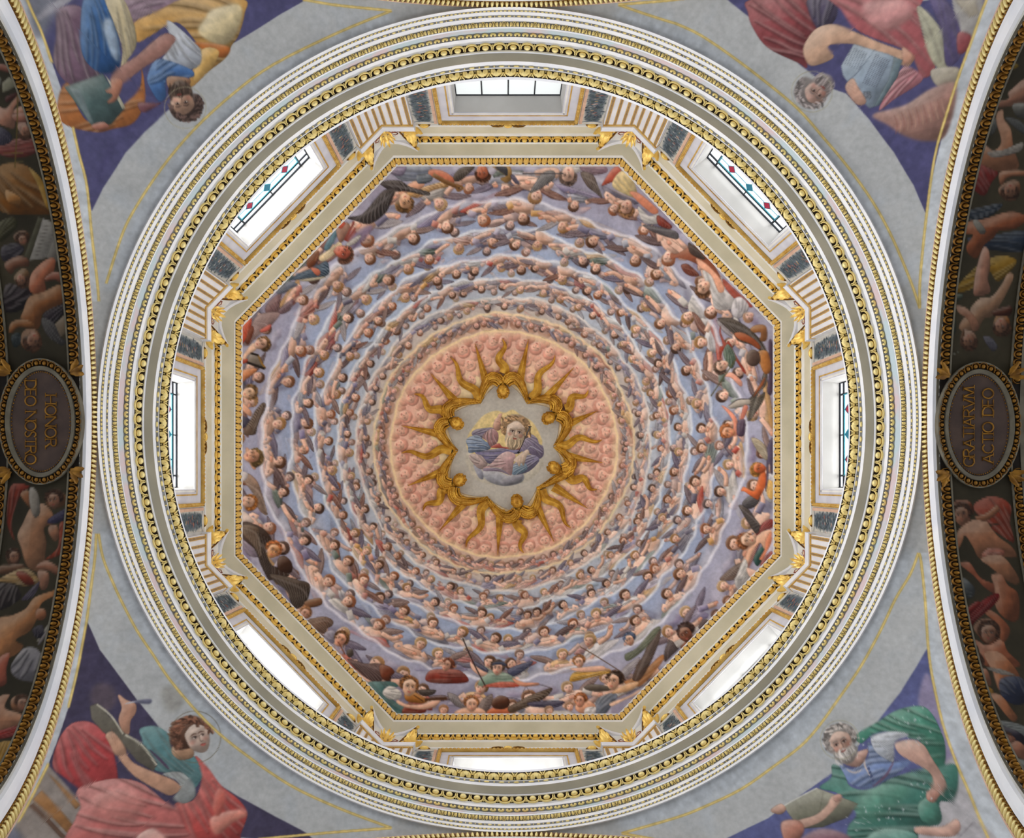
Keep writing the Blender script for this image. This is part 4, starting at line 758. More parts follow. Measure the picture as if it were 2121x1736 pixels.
D([(955,1260),(1030,1298),(1060,1390),(1180,1412),(1330,1338),(1500,1288),(1560,1288),(1702,1258),(1724,1380),(1692,1482),(1610,1492),(1622,1602),(1540,1642),(1450,1642),(1480,1702),(1400,1800),(1080,1800),(1048,1650),(1100,1560),(1000,1442),(878,1402),(948,1340)], (74,126,114), 14)
P([(1120,1460),(1300,1380),(1420,1420),(1300,1560),(1140,1620)], (98,152,132), line=0, soft=4, alpha=.7); P([(1480,1500),(1560,1460),(1620,1560),(1600,1630),(1500,1600)], (88,142,126), line=.2); P([(1180,1690),(1300,1650),(1470,1690),(1400,1800),(1150,1800)], (112,158,146), line=.2)
P([(780,1700),(900,1650),(1060,1700),(1080,1800),(700,1800)], (132,96,108), line=0, soft=2)
P([(655,1510),(860,1402),(962,1440),(1114,1500),(1052,1582),(900,1642),(758,1654),(688,1560)], (134,132,116), sm=False); c.stroke(Z([(660,1512),(760,1455),(862,1404)]), 3, (206,204,196), 1, False); c.stroke(Z([(900,1430),(880,1530),(860,1600)]), 1.6, (106,102,88), .7)
D([(1000,1258),(1080,1288),(1172,1218),(1170,1128),(1212,1158),(1270,1222),(1330,1240),(1434,1238),(1330,1332),(1190,1402),(1070,1382),(1028,1322)], (130,150,196), 7); c.stroke(Z([(1170,1160),(1150,1250),(1185,1330)]), 4, (214,198,192), .9); c.stroke(Z([(1040,1290),(1090,1310),(1140,1290)]), 4, (210,196,190), .9); c.stroke(Z([(1330,1240),(1280,1330),(1200,1395)]), 5, (116,84,104), .8)
for q in range(4): P([(1168+q*9,1280+q*24),(1180+q*9,1276+q*24),(1184+q*9,1290+q*24),(1170+q*9,1292+q*24)], (84,96,140), line=.4)
D([(1198,1090),(1320,1058),(1424,1080),(1340,1120),(1332,1200),(1322,1244),(1240,1202),(1200,1150)], (206,210,220), 7)
P([(1340,1130),(1440,1108),(1512,1140),(1562,1220),(1642,1350),(1642,1412),(1570,1464),(1538,1440),(1570,1370),(1540,1302),(1420,1232),(1358,1190)], (210,168,152)); P([(1538,1420),(1632,1402),(1602,1462),(1572,1494),(1532,1472)], (196,146,130))
for q in range(3): c.stroke(Z([(1560+q*16,1430),(1550+q*14,1485)]), 1.6, (130,90,80), .8)
P([(1018,1230),(1150,1168),(1172,1190),(1120,1272),(1038,1262)], (200,160,146)); c.portrait(Z([(1015,1130)])[0], 28, (-.45,-.89), (212,172,154), (176,166,160), -.25, (202,194,188), .3, 4)
P([(955,1450),(1012,1468),(942,1562),(862,1622),(740,1654),(716,1610),(850,1568),(920,1508)], (212,172,154)); P([(960,1452),(1005,1440),(1010,1475),(975,1490)], (206,160,144)); P([(645,1610),(740,1598),(786,1650),(752,1722),(700,1760),(655,1706)], (190,130,112), soft=1); P([(583,1530),(640,1498),(674,1530),(642,1564),(588,1552)], (208,166,148)); P([(1470,1640),(1622,1638),(1712,1592),(1738,1650),(1682,1702),(1480,1684)], (212,170,154))
rc = random.Random(3)
for q in range(90):
    x, y = rc.choice([(1420,1000),(1120,1640),(1620,1420),(1180,1560),(1480,1090),(1130,1120),(1560,1420),(1300,1560)]); x += rc.gauss(0,45); y += rc.gauss(0,35); r = rc.uniform(2,7)
    P([(x-r,y),(x,y-r),(x+r*1.3,y),(x,y+r)], (206,212,214), k=0, line=0, alpha=.8)
halo(c, Z, 1000, 1110, 118); gold_line(c, Z, ring); gold_line(c, Z, arch); gold_line(c, Z, [(-330,1680),(-100,1722),(-380,1690)][:2]); 
PEND.append((c, 1, 1, 'painted pendentive of a white-bearded man in green leaning over a book'))
for c, sx, sy, lab in PEND:
    c.done(.93, .05, 4)
    N1, N2 = 760, 250; th0 = {(-1,-1): PI, (1,-1): 1.5*PI, (-1,1): .5*PI, (1,1): 0.0}[(sx, sy)]
    th = th0+np.linspace(0, PI/2, N1); T_, S_ = np.meshgrid(th, np.linspace(0, 1, N2))
    rmax = np.minimum(8.56/np.maximum(np.abs(np.cos(T_)), .01), 8.56/np.maximum(np.abs(np.sin(T_)), .01)); ymax = np.sqrt(np.clip(rmax**2-R0**2, 0, (AW*.9965)**2))
    al = np.arcsin(np.clip(ymax/AW, 0, 1))*S_; r = np.sqrt(R0**2+(AW*np.sin(al))**2); Zp = 19.98-AH*(1-np.cos(al))
    X, Y = r*np.cos(T_), r*np.sin(T_); idx = np.arange(X.size).reshape(X.shape)
    Q = np.stack([idx[:-1,:-1], idx[:-1,1:], idx[1:,1:], idx[1:,:-1]], -1).reshape(-1, 4)
    U_, V_ = PPU+(X-CX)*F/Zp, PPV+(Y-CY)*F/Zp; used, Q = grid_quads((U_ > -170) & (U_ < 2290) & (V_ > -170) & (V_ < 1906)); X, Y, Zp = X.ravel()[used], Y.ravel()[used], Zp.ravel()[used]
    o = link('painted_pendentive', np_mesh('painted_pendentive', np.stack([X.ravel(), Y.ravel(), Zp.ravel()], 1), Q, FRESCO, c.sample(X.ravel(), Y.ravel())))
    tag(o, lab, 'fresco')
del PEND

# ---------------------------------------------------------------- soffits of the side arches: dark frescoes, dim light put into the paint
def soffit(sx):
    x0, x1 = (-10.8, -8.5) if sx < 0 else (8.5, 10.8)
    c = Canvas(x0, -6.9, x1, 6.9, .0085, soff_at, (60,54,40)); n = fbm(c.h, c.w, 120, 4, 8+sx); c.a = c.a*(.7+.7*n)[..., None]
    return c
def figs(c, Z, items):
    for kind, P, col in items:
        if kind == 'p': c.poly(Z(P), col, .7, line=.35)
        elif kind == 'd': c.cloth(Z(P), col, 5)
        elif kind == 'w': c.feather(Z(P), col, 6)
        elif kind == 's': c.poly(Z(P), col, .3, sm=False, line=.2)
SK1, SK2, SK3 = (186,132,108), (172,112,76), (150,94,54)
c = soffit(-1)
figs(c, Zm(0,100,5.105), [('d',[(-20,1040),(200,955),(400,948),(450,1030),(352,1125),(150,1165),(-20,1112)],(134,62,54)),('d',[(-20,1290),(120,1215),(285,1245),(435,1375),(545,1560),(595,1740),(300,1760),(-20,1700)],(140,86,32)),('p',[(300,1258),(432,1372),(565,1600),(595,1736),(500,1700),(400,1450)],(166,124,50)),('p',[(60,1500),(160,1540),(230,1600),(200,1660),(80,1620)],(190,130,70)),
  ('p',[(-20,620),(60,640),(140,555),(225,462),(238,530),(150,645),(168,760),(150,852),(60,832),(-20,780)],SK1),('p',[(140,672),(240,608),(335,620),(342,692),(220,722)],SK1),('p',[(130,700),(330,690),(320,780),(200,800)],(160,104,86)),('p',[(185,800),(270,788),(335,860),(362,942),(280,965),(198,870)],(160,112,94)),('p',[(280,798),(392,818),(436,950),(392,984),(340,920)],(58,48,44)),('w',[(-20,840),(60,860),(130,930),(110,1000),(20,1030),(-20,1000)],(62,58,72)),('s',[(25,370),(100,305),(215,385),(90,452),(28,470)],(142,138,116)),('p',[(-20,165),(100,188),(182,228),(150,272),(-20,225)],(146,94,78)),('p',[(-20,-20),(60,0),(70,40),(-20,50)],(130,128,118)),('p',[(-20,300),(20,330),(0,420),(-20,420)],(110,108,96)),('p',[(60,520),(180,470),(190,500),(80,580)],(80,44,40))])
c.stroke(Zm(0,100,5.105)([(190,380),(185,800),(160,1270)]), 2.6, (110,92,44), .9, False); c.stroke(Zm(0,100,5.105)([(40,1110),(250,1112)]), 1.6, (120,100,50), .9, False); c.stroke(Zm(0,100,5.105)([(70,1210),(250,1205)]), 1.6, (140,120,70), .9, False)
figs(c, Zm(0,430,5.105), [('d',[(-20,180),(130,100),(190,180),(100,300),(-20,360)],(70,66,40)),('p',[(140,300),(240,238),(315,290),(285,385),(190,378)],(98,64,42)),('d',[(20,420),(180,380),(260,450),(150,560),(30,560)],(62,56,64)),('s',[(405,98),(460,120),(300,560),(255,520)],(88,84,66)),('s',[(455,118),(640,180),(590,290),(482,540),(310,562),(372,380)],(158,152,144)),('s',[(600,240),(692,400),(640,530),(590,585),(488,530)],(124,118,110)),
  ('p',[(45,600),(180,518),(292,540),(305,622),(180,642),(120,705)],(132,86,64)),('p',[(155,720),(250,640),(315,700),(305,800),(232,842),(158,780)],(116,84,54)),('d',[(60,820),(300,860),(330,960),(240,1080),(60,1100)],(44,34,38)),('p',[(335,700),(480,558),(585,548),(565,702),(480,762),(486,880),(380,922),(308,860)],(188,112,80)),('p',[(480,740),(570,680),(640,700),(690,780),(640,800),(590,770),(490,775)],(150,90,70)),('d',[(455,1130),(700,998),(745,1040),(640,1172),(560,1225)],(46,38,44)),('s',[(578,1240),(700,1118),(765,1160),(745,1302),(640,1372)],(130,112,92)),('d',[(438,1180),(560,1210),(645,1370),(705,1420),(640,1455),(500,1350)],(74,70,70)),
  ('p',[(245,1100),(310,948),(450,898),(620,818),(702,850),(745,930),(692,1002),(560,1062),(452,1130),(432,1240),(370,1295),(228,1180)],SK3),('p',[(95,1320),(118,1220),(240,1178),(362,1230),(352,1282),(200,1272),(138,1325)],(158,102,60)),('p',[(215,1400),(260,1298),(370,1288),(434,1370),(444,1462),(370,1535),(258,1492)],(126,80,50)),('p',[(320,1310),(392,1330),(404,1442),(330,1422)],(160,100,72)),('w',[(120,1360),(210,1330),(220,1440),(150,1480)],(44,52,54))])
ZT = Zm(0,430,5.105)
for q in range(9): c.stroke(ZT([(450-q*12,190+q*38),(590-q*14,215+q*38)]), 1.1, (92,84,78), .8, False)
for q in range(5): c.stroke(ZT([(640-q*14,330+q*44),(670-q*10,350+q*40)]), 1.1, (84,76,70), .8, False)
figs(c, Zm(0,980,4.57), [('d',[(105,120),(285,130),(202,200),(112,460),(142,642),(66,460)],(140,54,38)),('d',[(428,822),(550,700),(562,488),(622,488),(650,680),(602,762)],(158,64,42)),('p',[(220,470),(292,330),(400,288),(494,370),(504,480),(420,522),(442,660),(432,832),(504,880),(372,942),(258,882),(198,700),(166,590)],(180,128,94)),('p',[(198,190),(272,168),(294,330),(218,250)],SK2),('p',[(280,150),(330,148),(374,240),(376,390),(320,414),(280,280)],(158,148,136)),('p',[(428,230),(500,168),(602,190),(645,260),(560,332),(458,320)],(138,92,60)),('p',[(470,500),(540,500),(560,600),(520,650),(460,560)],(170,118,90)),('w',[(448,452),(560,370),(685,308),(685,360),(620,442),(500,484)],(64,58,86)),('p',[(340,890),(440,830),(560,900),(580,980),(520,960),(470,930)],(168,112,86)),('p',[(358,930),(462,950),(452,1082),(390,1102)],(174,122,96)),('p',[(55,760),(130,708),(195,770),(172,862),(88,872)],(104,72,54)),('p',[(0,880),(90,870),(200,860),(240,900),(120,950),(0,960)],(120,84,62)),
  ('d',[(-20,1020),(140,928),(262,908),(374,1022),(250,1074),(120,1042)],(190,152,100)),('p',[(150,950),(240,940),(330,1040),(250,1062)],(134,54,36)),('d',[(-20,1060),(140,1060),(200,1180),(60,1280),(-20,1280)],(56,46,46)),('d',[(208,1190),(372,1028),(335,1150),(260,1204)],(80,70,86)),('p',[(-20,1400),(110,1350),(240,1288),(330,1178),(520,1108),(575,1068),(575,1132),(400,1232),(352,1382),(282,1502),(152,1582),(224,1642),(120,1740),(-20,1740)],(192,130,84)),('p',[(350,1290),(420,1290),(440,1360),(390,1400),(340,1370)],(170,108,74)),('d',[(180,1740),(230,1658),(342,1658),(376,1740)],(142,138,138)),('s',[(348,1590),(502,1358),(534,1380),(382,1612)],(158,150,138)),('d',[(310,1480),(400,1440),(420,1560),(340,1560)],(50,44,56)),('p',[(500,1180),(560,1130),(560,1300),(510,1340)],(120,64,50))])
figs(c, Zm(0,1156,2.993), [('d',[(75,655),(160,558),(252,590),(264,752),(150,764),(78,722)],(142,136,142)),('p',[(-20,640),(60,590),(40,700),(40,780),(-20,790)],(176,96,74)),('p',[(-20,880),(60,848),(30,930),(130,968),(164,1030),(60,1084),(-20,1062)],(190,134,102)),('p',[(68,880),(130,848),(205,880),(192,942),(88,952)],(160,108,76)),('d',[(-20,1080),(164,1030),(100,1102),(-20,1124)],(158,44,38)),('d',[(-20,1160),(100,1148),(60,1282),(-20,1344)],(180,128,42)),('p',[(240,520),(340,380),(350,395),(255,530)],(140,130,130))])
for Zq, x, y, r, up, tr in ((Zm(0,100,5.105),262,885,12,(.5,.8),-.4),(Zm(0,430,5.105),238,345,10,(-.2,-1),.3),(Zm(0,430,5.105),235,765,11,(.2,1),.5),(Zm(0,430,5.105),345,1400,15,(-.1,1),-.3),(Zm(0,980,4.57),525,255,15,(-.3,-1),-.7),(Zm(0,980,4.57),128,795,12,(.1,-1),.4),(Zm(0,1156,2.993),135,905,13,(.3,-1),.5)): c.portrait(Zq([(x,y)])[0], r, up, (164,116,90), (78,52,38), tr, None, .4, int(x))
c.done(.5, .06, 6); SOFL = c  # low gain darkens the paint for the weak light under the arch
c = soffit(1)
figs(c, Zm(1921,100,5.105), [('d',[(760,130),(900,148),(965,200),(800,252),(766,200)],(136,106,32)),('p',[(850,480),(900,428),(1040,330),(1060,560),(740,634),(648,580),(850,540)],(160,112,90)),('p',[(740,300),(830,300),(860,360),(790,380)],(130,90,74)),('w',[(588,870),(720,738),(742,830),(690,912),(608,932)],(92,92,88)),('w',[(820,740),(962,758),(1040,850),(1002,902)],(84,84,82)),('d',[(455,1230),(540,1208),(745,1310),(680,1422),(602,1562),(480,1482),(436,1340)],(138,46,42)),('p',[(518,1060),(600,1018),(702,1082),(780,990),(728,780),(740,680),(802,658),(812,750),(884,860),(914,1060),(974,1240),(902,1302),(760,1312),(640,1262),(560,1222),(498,1150)],(174,118,86)),('p',[(760,1320),(900,1290),(1040,1300),(1040,1350),(860,1370),(780,1460)],(165,108,78)),('p',[(755,1480),(880,1398),(974,1420),(974,1542),(880,1604),(778,1562)],(140,92,64)),('d',[(636,1100),(800,1078),(1004,998),(984,1090),(780,1152),(680,1154)],(158,148,138)),('p',[(900,600),(1040,590),(1040,740),(940,720)],(100,98,92))])
figs(c, Zm(1921,430,5.105), [('d',[(350,60),(560,0),(800,-40),(640,110),(380,140)],(54,62,74)),('d',[(420,330),(720,288),(1040,250),(1040,460),(640,444)],(48,58,74)),('p',[(335,180),(480,138),(620,118),(800,58),(930,48),(1060,110),(942,222),(760,252),(702,322),(602,402),(522,542),(428,482),(416,400),(480,290),(348,272)],(158,90,58)),('p',[(480,150),(540,140),(620,250),(560,280)],(140,134,124)),('d',[(278,880),(420,718),(560,598),(762,508),(945,560),(862,692),(740,782),(660,680),(602,762),(470,862),(330,902)],(158,118,36)),('p',[(588,430),(652,460),(664,640),(642,760),(664,900),(498,932),(498,770),(518,650)],SK1),('p',[(458,1060),(560,958),(682,940),(782,820),(852,698),(915,720),(864,860),(782,1012),(692,1152),(602,1182),(532,1302),(470,1312),(338,1290),(368,1190),(450,1120)],(174,132,102)),('p',[(308,1040),(420,1068),(534,1200),(544,1290),(480,1312),(430,1190),(330,1112)],(172,122,96)),('p',[(355,1400),(380,1298),(482,1318),(526,1400),(492,1504),(398,1502)],(168,126,102)),('p',[(360,1330),(390,1300),(400,1480),(350,1440)],(100,66,44)),('p',[(695,1260),(730,1148),(842,1148),(876,1260),(800,1364),(718,1342)],(150,92,46)),('p',[(228,1100),(282,1098),(304,1300),(250,1354),(212,1300)],(78,88,78)),('p',[(230,940),(370,920),(360,970),(250,1000)],(78,86,74)),('w',[(588,1370),(682,1378),(744,1480),(680,1514)],(84,80,90)),('p',[(690,1100),(860,1040),(900,1080),(860,1150),(720,1150)],(80,40,26))])
c.stroke(Zm(1921,430,5.105)([(205,1530),(270,1555),(345,1520)]), 1.4, (150,150,140), .8)
figs(c, Zm(1921,1000,4.57), [('d',[(436,230),(560,138),(702,148),(795,230),(784,380),(824,562),(700,502),(602,422),(684,390),(560,382)],(158,64,44)),('p',[(218,230),(280,168),(402,178),(444,280),(390,302),(300,262),(250,312)],(118,60,38)),('p',[(248,300),(300,258),(392,290),(404,370),(350,424),(278,372)],(176,118,92)),('w',[(165,370),(250,400),(255,500),(200,510)],(100,92,92)),('p',[(288,460),(420,358),(542,348),(614,440),(684,520),(802,608),(846,702),(720,704),(640,662),(500,722),(428,602),(358,502),(330,562),(250,722),(216,762),(238,610)],(176,118,86)),('p',[(448,330),(560,288),(652,218),(684,260),(602,342),(530,364)],(170,110,78)),('d',[(516,700),(590,618),(724,640),(702,694)],(184,112,92)),('p',[(508,720),(702,690),(864,890),(852,964),(760,934),(600,802)],(172,116,84)),('p',[(306,770),(402,758),(504,900),(642,968),(644,1052),(540,992),(438,880)],(158,90,64)),('p',[(606,880),(702,868),(764,970),(864,1060),(864,1290),(760,1304),(648,1180),(638,1000)],(164,96,64)),('p',[(270,940),(340,898),(444,990),(434,1082),(350,1104),(288,1052)],(88,92,94)),('p',[(348,1440),(480,1498),(560,1540),(702,1480),(764,1600),(880,1740),(556,1740),(478,1552),(400,1512)],(174,100,68)),('p',[(436,1370),(500,1298),(602,1288),(694,1400),(662,1494),(560,1532),(478,1442)],(116,64,38)),('p',[(540,1400),(622,1378),(664,1462),(590,1534)],(174,102,70)),('p',[(498,1190),(602,1208),(702,1280),(785,1390),(740,1504),(690,1472),(682,1360),(560,1252)],(170,98,66)),('d',[(296,1420),(330,1288),(450,1168),(642,1048),(684,1090),(602,1192),(470,1302),(358,1434)],(122,24,22)),('p',[(350,1240),(400,1170),(480,1120),(500,1160),(400,1250)],(130,34,28))])
for q in range(4): c.stroke(Zm(1921,1000,4.57)([(290+q*4,960+q*34),(360,985+q*32),(430,985+q*28)]), 1.4, (150,152,148), .7)
figs(c, Zm(1921,1356,4.57), [('p',[(538,-10),(702,-10),(884,230),(700,332),(782,340),(905,430),(884,462),(700,362),(648,260),(618,160)],(180,112,74)),('d',[(560,130),(700,140),(840,200),(700,190)],(150,140,130)),('p',[(355,60),(420,-4),(522,20),(544,90),(440,144)],(150,100,80)),('p',[(428,160),(560,138),(604,300),(448,222)],(174,118,90)),('d',[(428,240),(600,318),(624,380),(520,524),(488,542),(458,380)],(182,124,34)),('p',[(598,380),(702,388),(804,520),(856,600),(802,634),(680,492)],(184,118,80)),('d',[(698,230),(902,228),(940,440),(820,474),(700,382)],(48,54,78)),('d',[(526,660),(702,628),(940,690),(940,800),(700,692),(600,702)],(130,134,132)),('p',[(578,740),(700,678),(902,760),(904,862),(640,832)],(42,36,48)),('p',[(558,680),(652,840),(850,818),(940,900),(940,1004),(760,932),(618,862)],(176,118,92)),('p',[(690,780),(760,750),(840,800),(800,840),(710,830)],(150,96,74)),('d',[(646,880),(720,960),(940,1010),(940,1124),(760,1134),(678,1020)],(150,154,146)),('p',[(816,1160),(940,1128),(940,1334),(828,1282)],(138,126,100))])
for Zq, x, y, r, up, tr in ((Zm(1921,100,5.105),870,1500,15,(.1,1),-.2),(Zm(1921,430,5.105),445,1405,14,(-.1,1),.3),(Zm(1921,430,5.105),790,1250,15,(-.1,1),.4),(Zm(1921,1000,4.57),330,305,17,(-.2,-1),-.2),(Zm(1921,1000,4.57),578,1425,18,(.1,-1),.1),(Zm(1921,1356,4.57),452,75,14,(-.1,-1),-.3),(Zm(1921,1356,4.57),762,800,10,(-.8,-.5),.2)): c.portrait(Zq([(x,y)])[0], r, up, (164,116,90), (78,52,38), tr, None, .4, int(x))
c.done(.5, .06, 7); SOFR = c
for sx, c, lab in ((-1, SOFL, 'dim frescoed soffit of the left arch with putti, book pages and drapery'), (1, SOFR, 'dim frescoed soffit of the right arch with putti, red hat and yellow drapery')):
    ys = 6.66*np.sin(np.linspace(-1, 1, 560)*PI/2*.985)/math.sin(PI/2*.985); xs = sx*np.linspace(8.58, 10.16, 84); X, Y = np.meshgrid(xs, ys)
    idx = np.arange(X.size).reshape(X.shape); Q = np.stack([idx[:-1,:-1], idx[:-1,1:], idx[1:,1:], idx[1:,:-1]], -1).reshape(-1, 4)
    o = link('painted_soffit', np_mesh('painted_soffit', np.stack([X.ravel(), Y.ravel(), soff_z(X, Y).ravel()], 1), Q, FRESCO, c.sample(X.ravel(), Y.ravel())))
    tag(o, lab, 'fresco')
# ---------------------------------------------------------------- the round cornice: profile measured at its members, from the lowest outer edge inwards
RING = [(853.7,854.7,19.88)]
for rx, ry, kind in ((847.7,849.5,'W'),(842.5,846,'M'),(835.3,840,'W'),(831.3,835.6,'M'),(823,828.2,'W'),(812.2,817.3,'M'),(810.5,814.4,'W'),(799.2,808.2,'W'),(787.6,798.4,'M'),(780.8,791.8,'W'),(776.4,787.5,'C'),(761.1,773,'E'),(759.1,770.4,'W'),(755.9,767.9,'W'),(738.4,751,'S'),(732.1,744,'W'),(726.4,739.5,'M'),(724.6,737.3,'W'),(706.6,720.2,'L'),(704,715.5,'W')):
    r0, _, z = RING[-1]; g = (r0+rx)/2*z/F
    z2 = z*r0/rx if kind == 'W' else z+(r0-rx)*z/F*{'M':.35,'C':.75,'E':.5,'S':.02,'L':.55}[kind]
    RING.append((rx, ry, z2))
RW = [(rx*z/F, ry*z/F, z) for rx, ry, z in RING]       # in metres
SEG_NAMES = 'A b1 C b2 E leaf G frieze shell J C2 egg f1 f2 soffit O bead Q flower lip'.split()
def lathe(idx, name, m, parent, N=288, flip=False, extra=None):
    mb = MB(); P = [RW[i] for i in idx] if extra is None else extra
    for a, b in zip(P[:-1], P[1:]):
        mb.grid([[(a[0]*math.cos(2*PI*j/N), a[1]*math.sin(2*PI*j/N), a[2]) for j in range(N)], [(b[0]*math.cos(2*PI*j/N), b[1]*math.sin(2*PI*j/N), b[2]) for j in range(N)]], 0, True, True)
    return mb.build(name, m, parent)
cornice = empty('trim_1', (0,0,0), 'round white cornice ring of stepped fasciae under the drum', 'cornice', kind='structure')
for i, nm in enumerate(SEG_NAMES):
    if nm in ('A','C','E','G','J','C2','f2','O','Q','lip'): lathe((i, i+1), 'fascia', WHITE, cornice)
    elif nm == 'f1': lathe((i, i+1), 'fillet', TAUPE, cornice)
    elif nm == 'frieze': lathe((i, i+1), 'marbled_band', FRIEZE, cornice)
    elif nm == 'soffit': lathe((i, i+1), 'corona_soffit', TAUPE, cornice)
top = RW[-1]
lathe(None, 'ledge', PLASTER, cornice, extra=[(top[0],top[1],top[2]),(top[0]+.02,top[1]+.02,top[2]+.05),(9.4,9.7,top[2]+.22)])
lathe(None, 'lip_return', WHITE, cornice, extra=[(8.57,8.57,20.0),(RW[0][0],RW[0][1],RW[0][2])])
SEG = {nm: (RW[i], RW[i+1]) for i, nm in enumerate(SEG_NAMES)}

def frame(Po, Pi, tang, pitch_s, w_nom):
    y = Pi-Po; w = y.length; y = y/w; t = (tang-y*tang.dot(y)).normalized(); z = t.cross(y)
    if z.z > 0: z = -z
    x = y.cross(z)
    M = Matrix((x*pitch_s, y*(w/w_nom), z)).transposed().to_4x4(); M.translation = Po; return M
def ring_frames(seg, n, w_nom, pitch, phase=0.0):
    (ax, ay, az), (bx, by, bz) = seg; out = []
    ts = np.linspace(0, 2*PI, 4001); L = np.concatenate([[0], np.cumsum(np.hypot(np.diff(ax*np.cos(ts)), np.diff(ay*np.sin(ts))))])
    for j in range(n):
        t = float(np.interp((j+phase)/n*L[-1], L, ts)); c, s = math.cos(t), math.sin(t)
        out.append(frame(Vector((ax*c, ay*s, az)), Vector((bx*c, by*s, bz)), Vector((-ax*s, ay*c, 0)), L[-1]/n/pitch, w_nom))
    return out
def place(parent, parts, frames):
    T = Matrix.Translation(-parent.location)
    for nm, me in parts:
        for M in frames: link(nm, me, parent, T @ M)
def seg_width(seg): (ax, ay, az), (bx, by, bz) = seg; return (math.dist((ax,az),(bx,bz))+math.dist((ay,az),(by,bz)))/2
def ring_len(seg): (ax, ay, _), _b = seg; return PI*(3*(ax+ay)-math.sqrt((3*ax+ay)*(ax+3*ay)))

# ornament meshes on a local strip: x along, y across from the outer edge (0) to the inner edge (w), z towards the viewer below
def egg_parts(p, w, m):
    e = MB(); e.ell((0, w*.58, w*.04), (p*.25, 0, 0), (0, w*.40, 0), (0, 0, w*.42), 12, 7)
    c = MB(); pts = [(p*.45*math.sin(a)*(1.0 if abs(a) < 1.7 else 1), w*(.60-.58*math.cos(a))) for a in np.linspace(-1.95, 1.95, 11)]
    c.ribbon(pts, [p*.03]+[p*.055+p*.025*math.cos(a) for a in np.linspace(-1.5,1.5,9)]+[p*.03], w*.34)
    d = MB(); d.relief([(p*.5-p*.085, w*.36), (p*.5, w*.06), (p*.5+p*.085, w*.36), (p*.5+p*.03, w*.4), (p*.5-p*.03, w*.4)], w*.28)
    for s in (-1, 1): d.ribbon([(p*.5+s*p*.03, w*.42), (p*.5+s*p*.036, w*.95)], p*.018, w*.22)
    return [('egg', e.mesh('egg', m)), ('egg_cup', c.mesh('egg_cup', m)), ('dart', d.mesh('dart', m))]
def shell_parts(p, w, m):
    s = MB(); out = [(p*.42*math.cos(a), w*.52-w*.46*math.sin(a)) for a in np.linspace(-.25, PI+.25, 11)]
    pts = out+[(-p*.2, w*.9), (-p*.06, w*.5), (p*.06, w*.5), (p*.2, w*.9)]
    s.relief(pts, w*.34, (0, w*.36)); return [('shell', s.mesh('shell', m))]
def leaf_parts(p, w, m):
    a = MB()
    for sg in (-1, 1):
        a.relief([(sg*x*p, y*w) for x, y in ((.06,.95),(.04,.4),(.12,.12),(.26,.16),(.30,.5),(.24,.9))], w*.3, (sg*.17*p, .5*w))
    b = MB(); b.ribbon([(p*.5+p*.5*x, w*y) for x, y in ((-.3,.95),(-.34,.45),(-.2,.1),(0,.03),(.2,.1),(.34,.45),(.3,.95))], p*.03, w*.24)
    b.relief([(p*.5+x*p, y*w) for x, y in ((-.06,.3),(0,.2),(.06,.3),(.09,.95),(-.09,.95))], w*.16)
    return [('leaf', a.mesh('leaf', m)), ('leaf_arch', b.mesh('leaf_arch', m))]
def flower_parts(p, w, m):
    f = MB(); pts = []
    lob = [(-.40,.10),(-.41,.3),(-.42,.5),(-.37,.62),(-.33,.58),(-.30,.74),(-.24,.72),(-.2,.84),(-.12,.8),(-.06,.92),(0,.86)]
    pts = [(x*p, y*w) for x, y in lob]+[(-x*p, y*w) for x, y in lob[-2::-1]]+[(.34*p,.02*w),(.1*p,.05*w),(0,.32*w),(-.1*p,.05*w),(-.34*p,.02*w)]
    f.relief(pts, w*.26, (0, w*.45)); 
    for sg in (-1, 1):
        f.ell((sg*p*.2, w*.38, w*.2), (p*.1,0,0), (0,w*.18,0), (0,0,w*.14), 8, 5, 0); f.ell((sg*p*.19, w*.4, w*.33), (p*.022,0,0), (0,w*.05,0), (0,0,w*.02), 6, 4, 1)
    g = MB()
    for sg in (-1, 1): g.ribbon([(p*.5+sg*p*x, w*y) for x, y in ((.02,.36),(.035,.5),(.09,.72),(.2,.93))], [p*.022,p*.045,p*.06,p*.025], w*.24)
    for sg in (-1, 1): g.ribbon([(p*.5+sg*p*.025, w*.03), (p*.5+sg*p*.025, w*.24)], p*.014, w*.2)
    g.ell((p*.5, w*.8, w*.05), (p*.03,0,0), (0,w*.08,0), (0,0,w*.1), 6, 4)
    return [('flower_leaf', f.mesh('flower_leaf', [m, BED])), ('sprout', g.mesh('sprout', m))]
def tongue_parts(p, w, m):
    t = MB(); t.relief([(x*p, y*w) for x, y in ((-.3,.96),(-.32,.5),(-.26,.2),(-.1,.06),(.1,.06),(.26,.2),(.32,.5),(.3,.96))], w*.36, (0, w*.5))
    return [('tongue', t.mesh('tongue', m))]
def ring_moulding(name, seg, n, maker, m, bedm, label, phase=0.0, cat='moulding'):
    z0 = seg[0][2]; e = empty(name, (0,0,z0), label, cat, kind='thing')
    b = MB(); N = 288; (ax, ay, az), (bx, by, bz) = seg
    b.grid([[(ax*math.cos(2*PI*j/N), ay*math.sin(2*PI*j/N), az-z0+.0) for j in range(N)], [((ax*.5+bx*.5)*math.cos(2*PI*j/N)*1.003, (ay*.5+by*.5)*math.sin(2*PI*j/N)*1.003, (az+bz)/2-z0+.02) for j in range(N)], [(bx*math.cos(2*PI*j/N), by*math.sin(2*PI*j/N), bz-z0) for j in range(N)]], 0, True, True)
    b.build('bed', bedm, e)
    w = seg_width(seg); p = ring_len(seg)/n
    place(e, maker(p, w, m), ring_frames(seg, n, w, p, phase)); return e
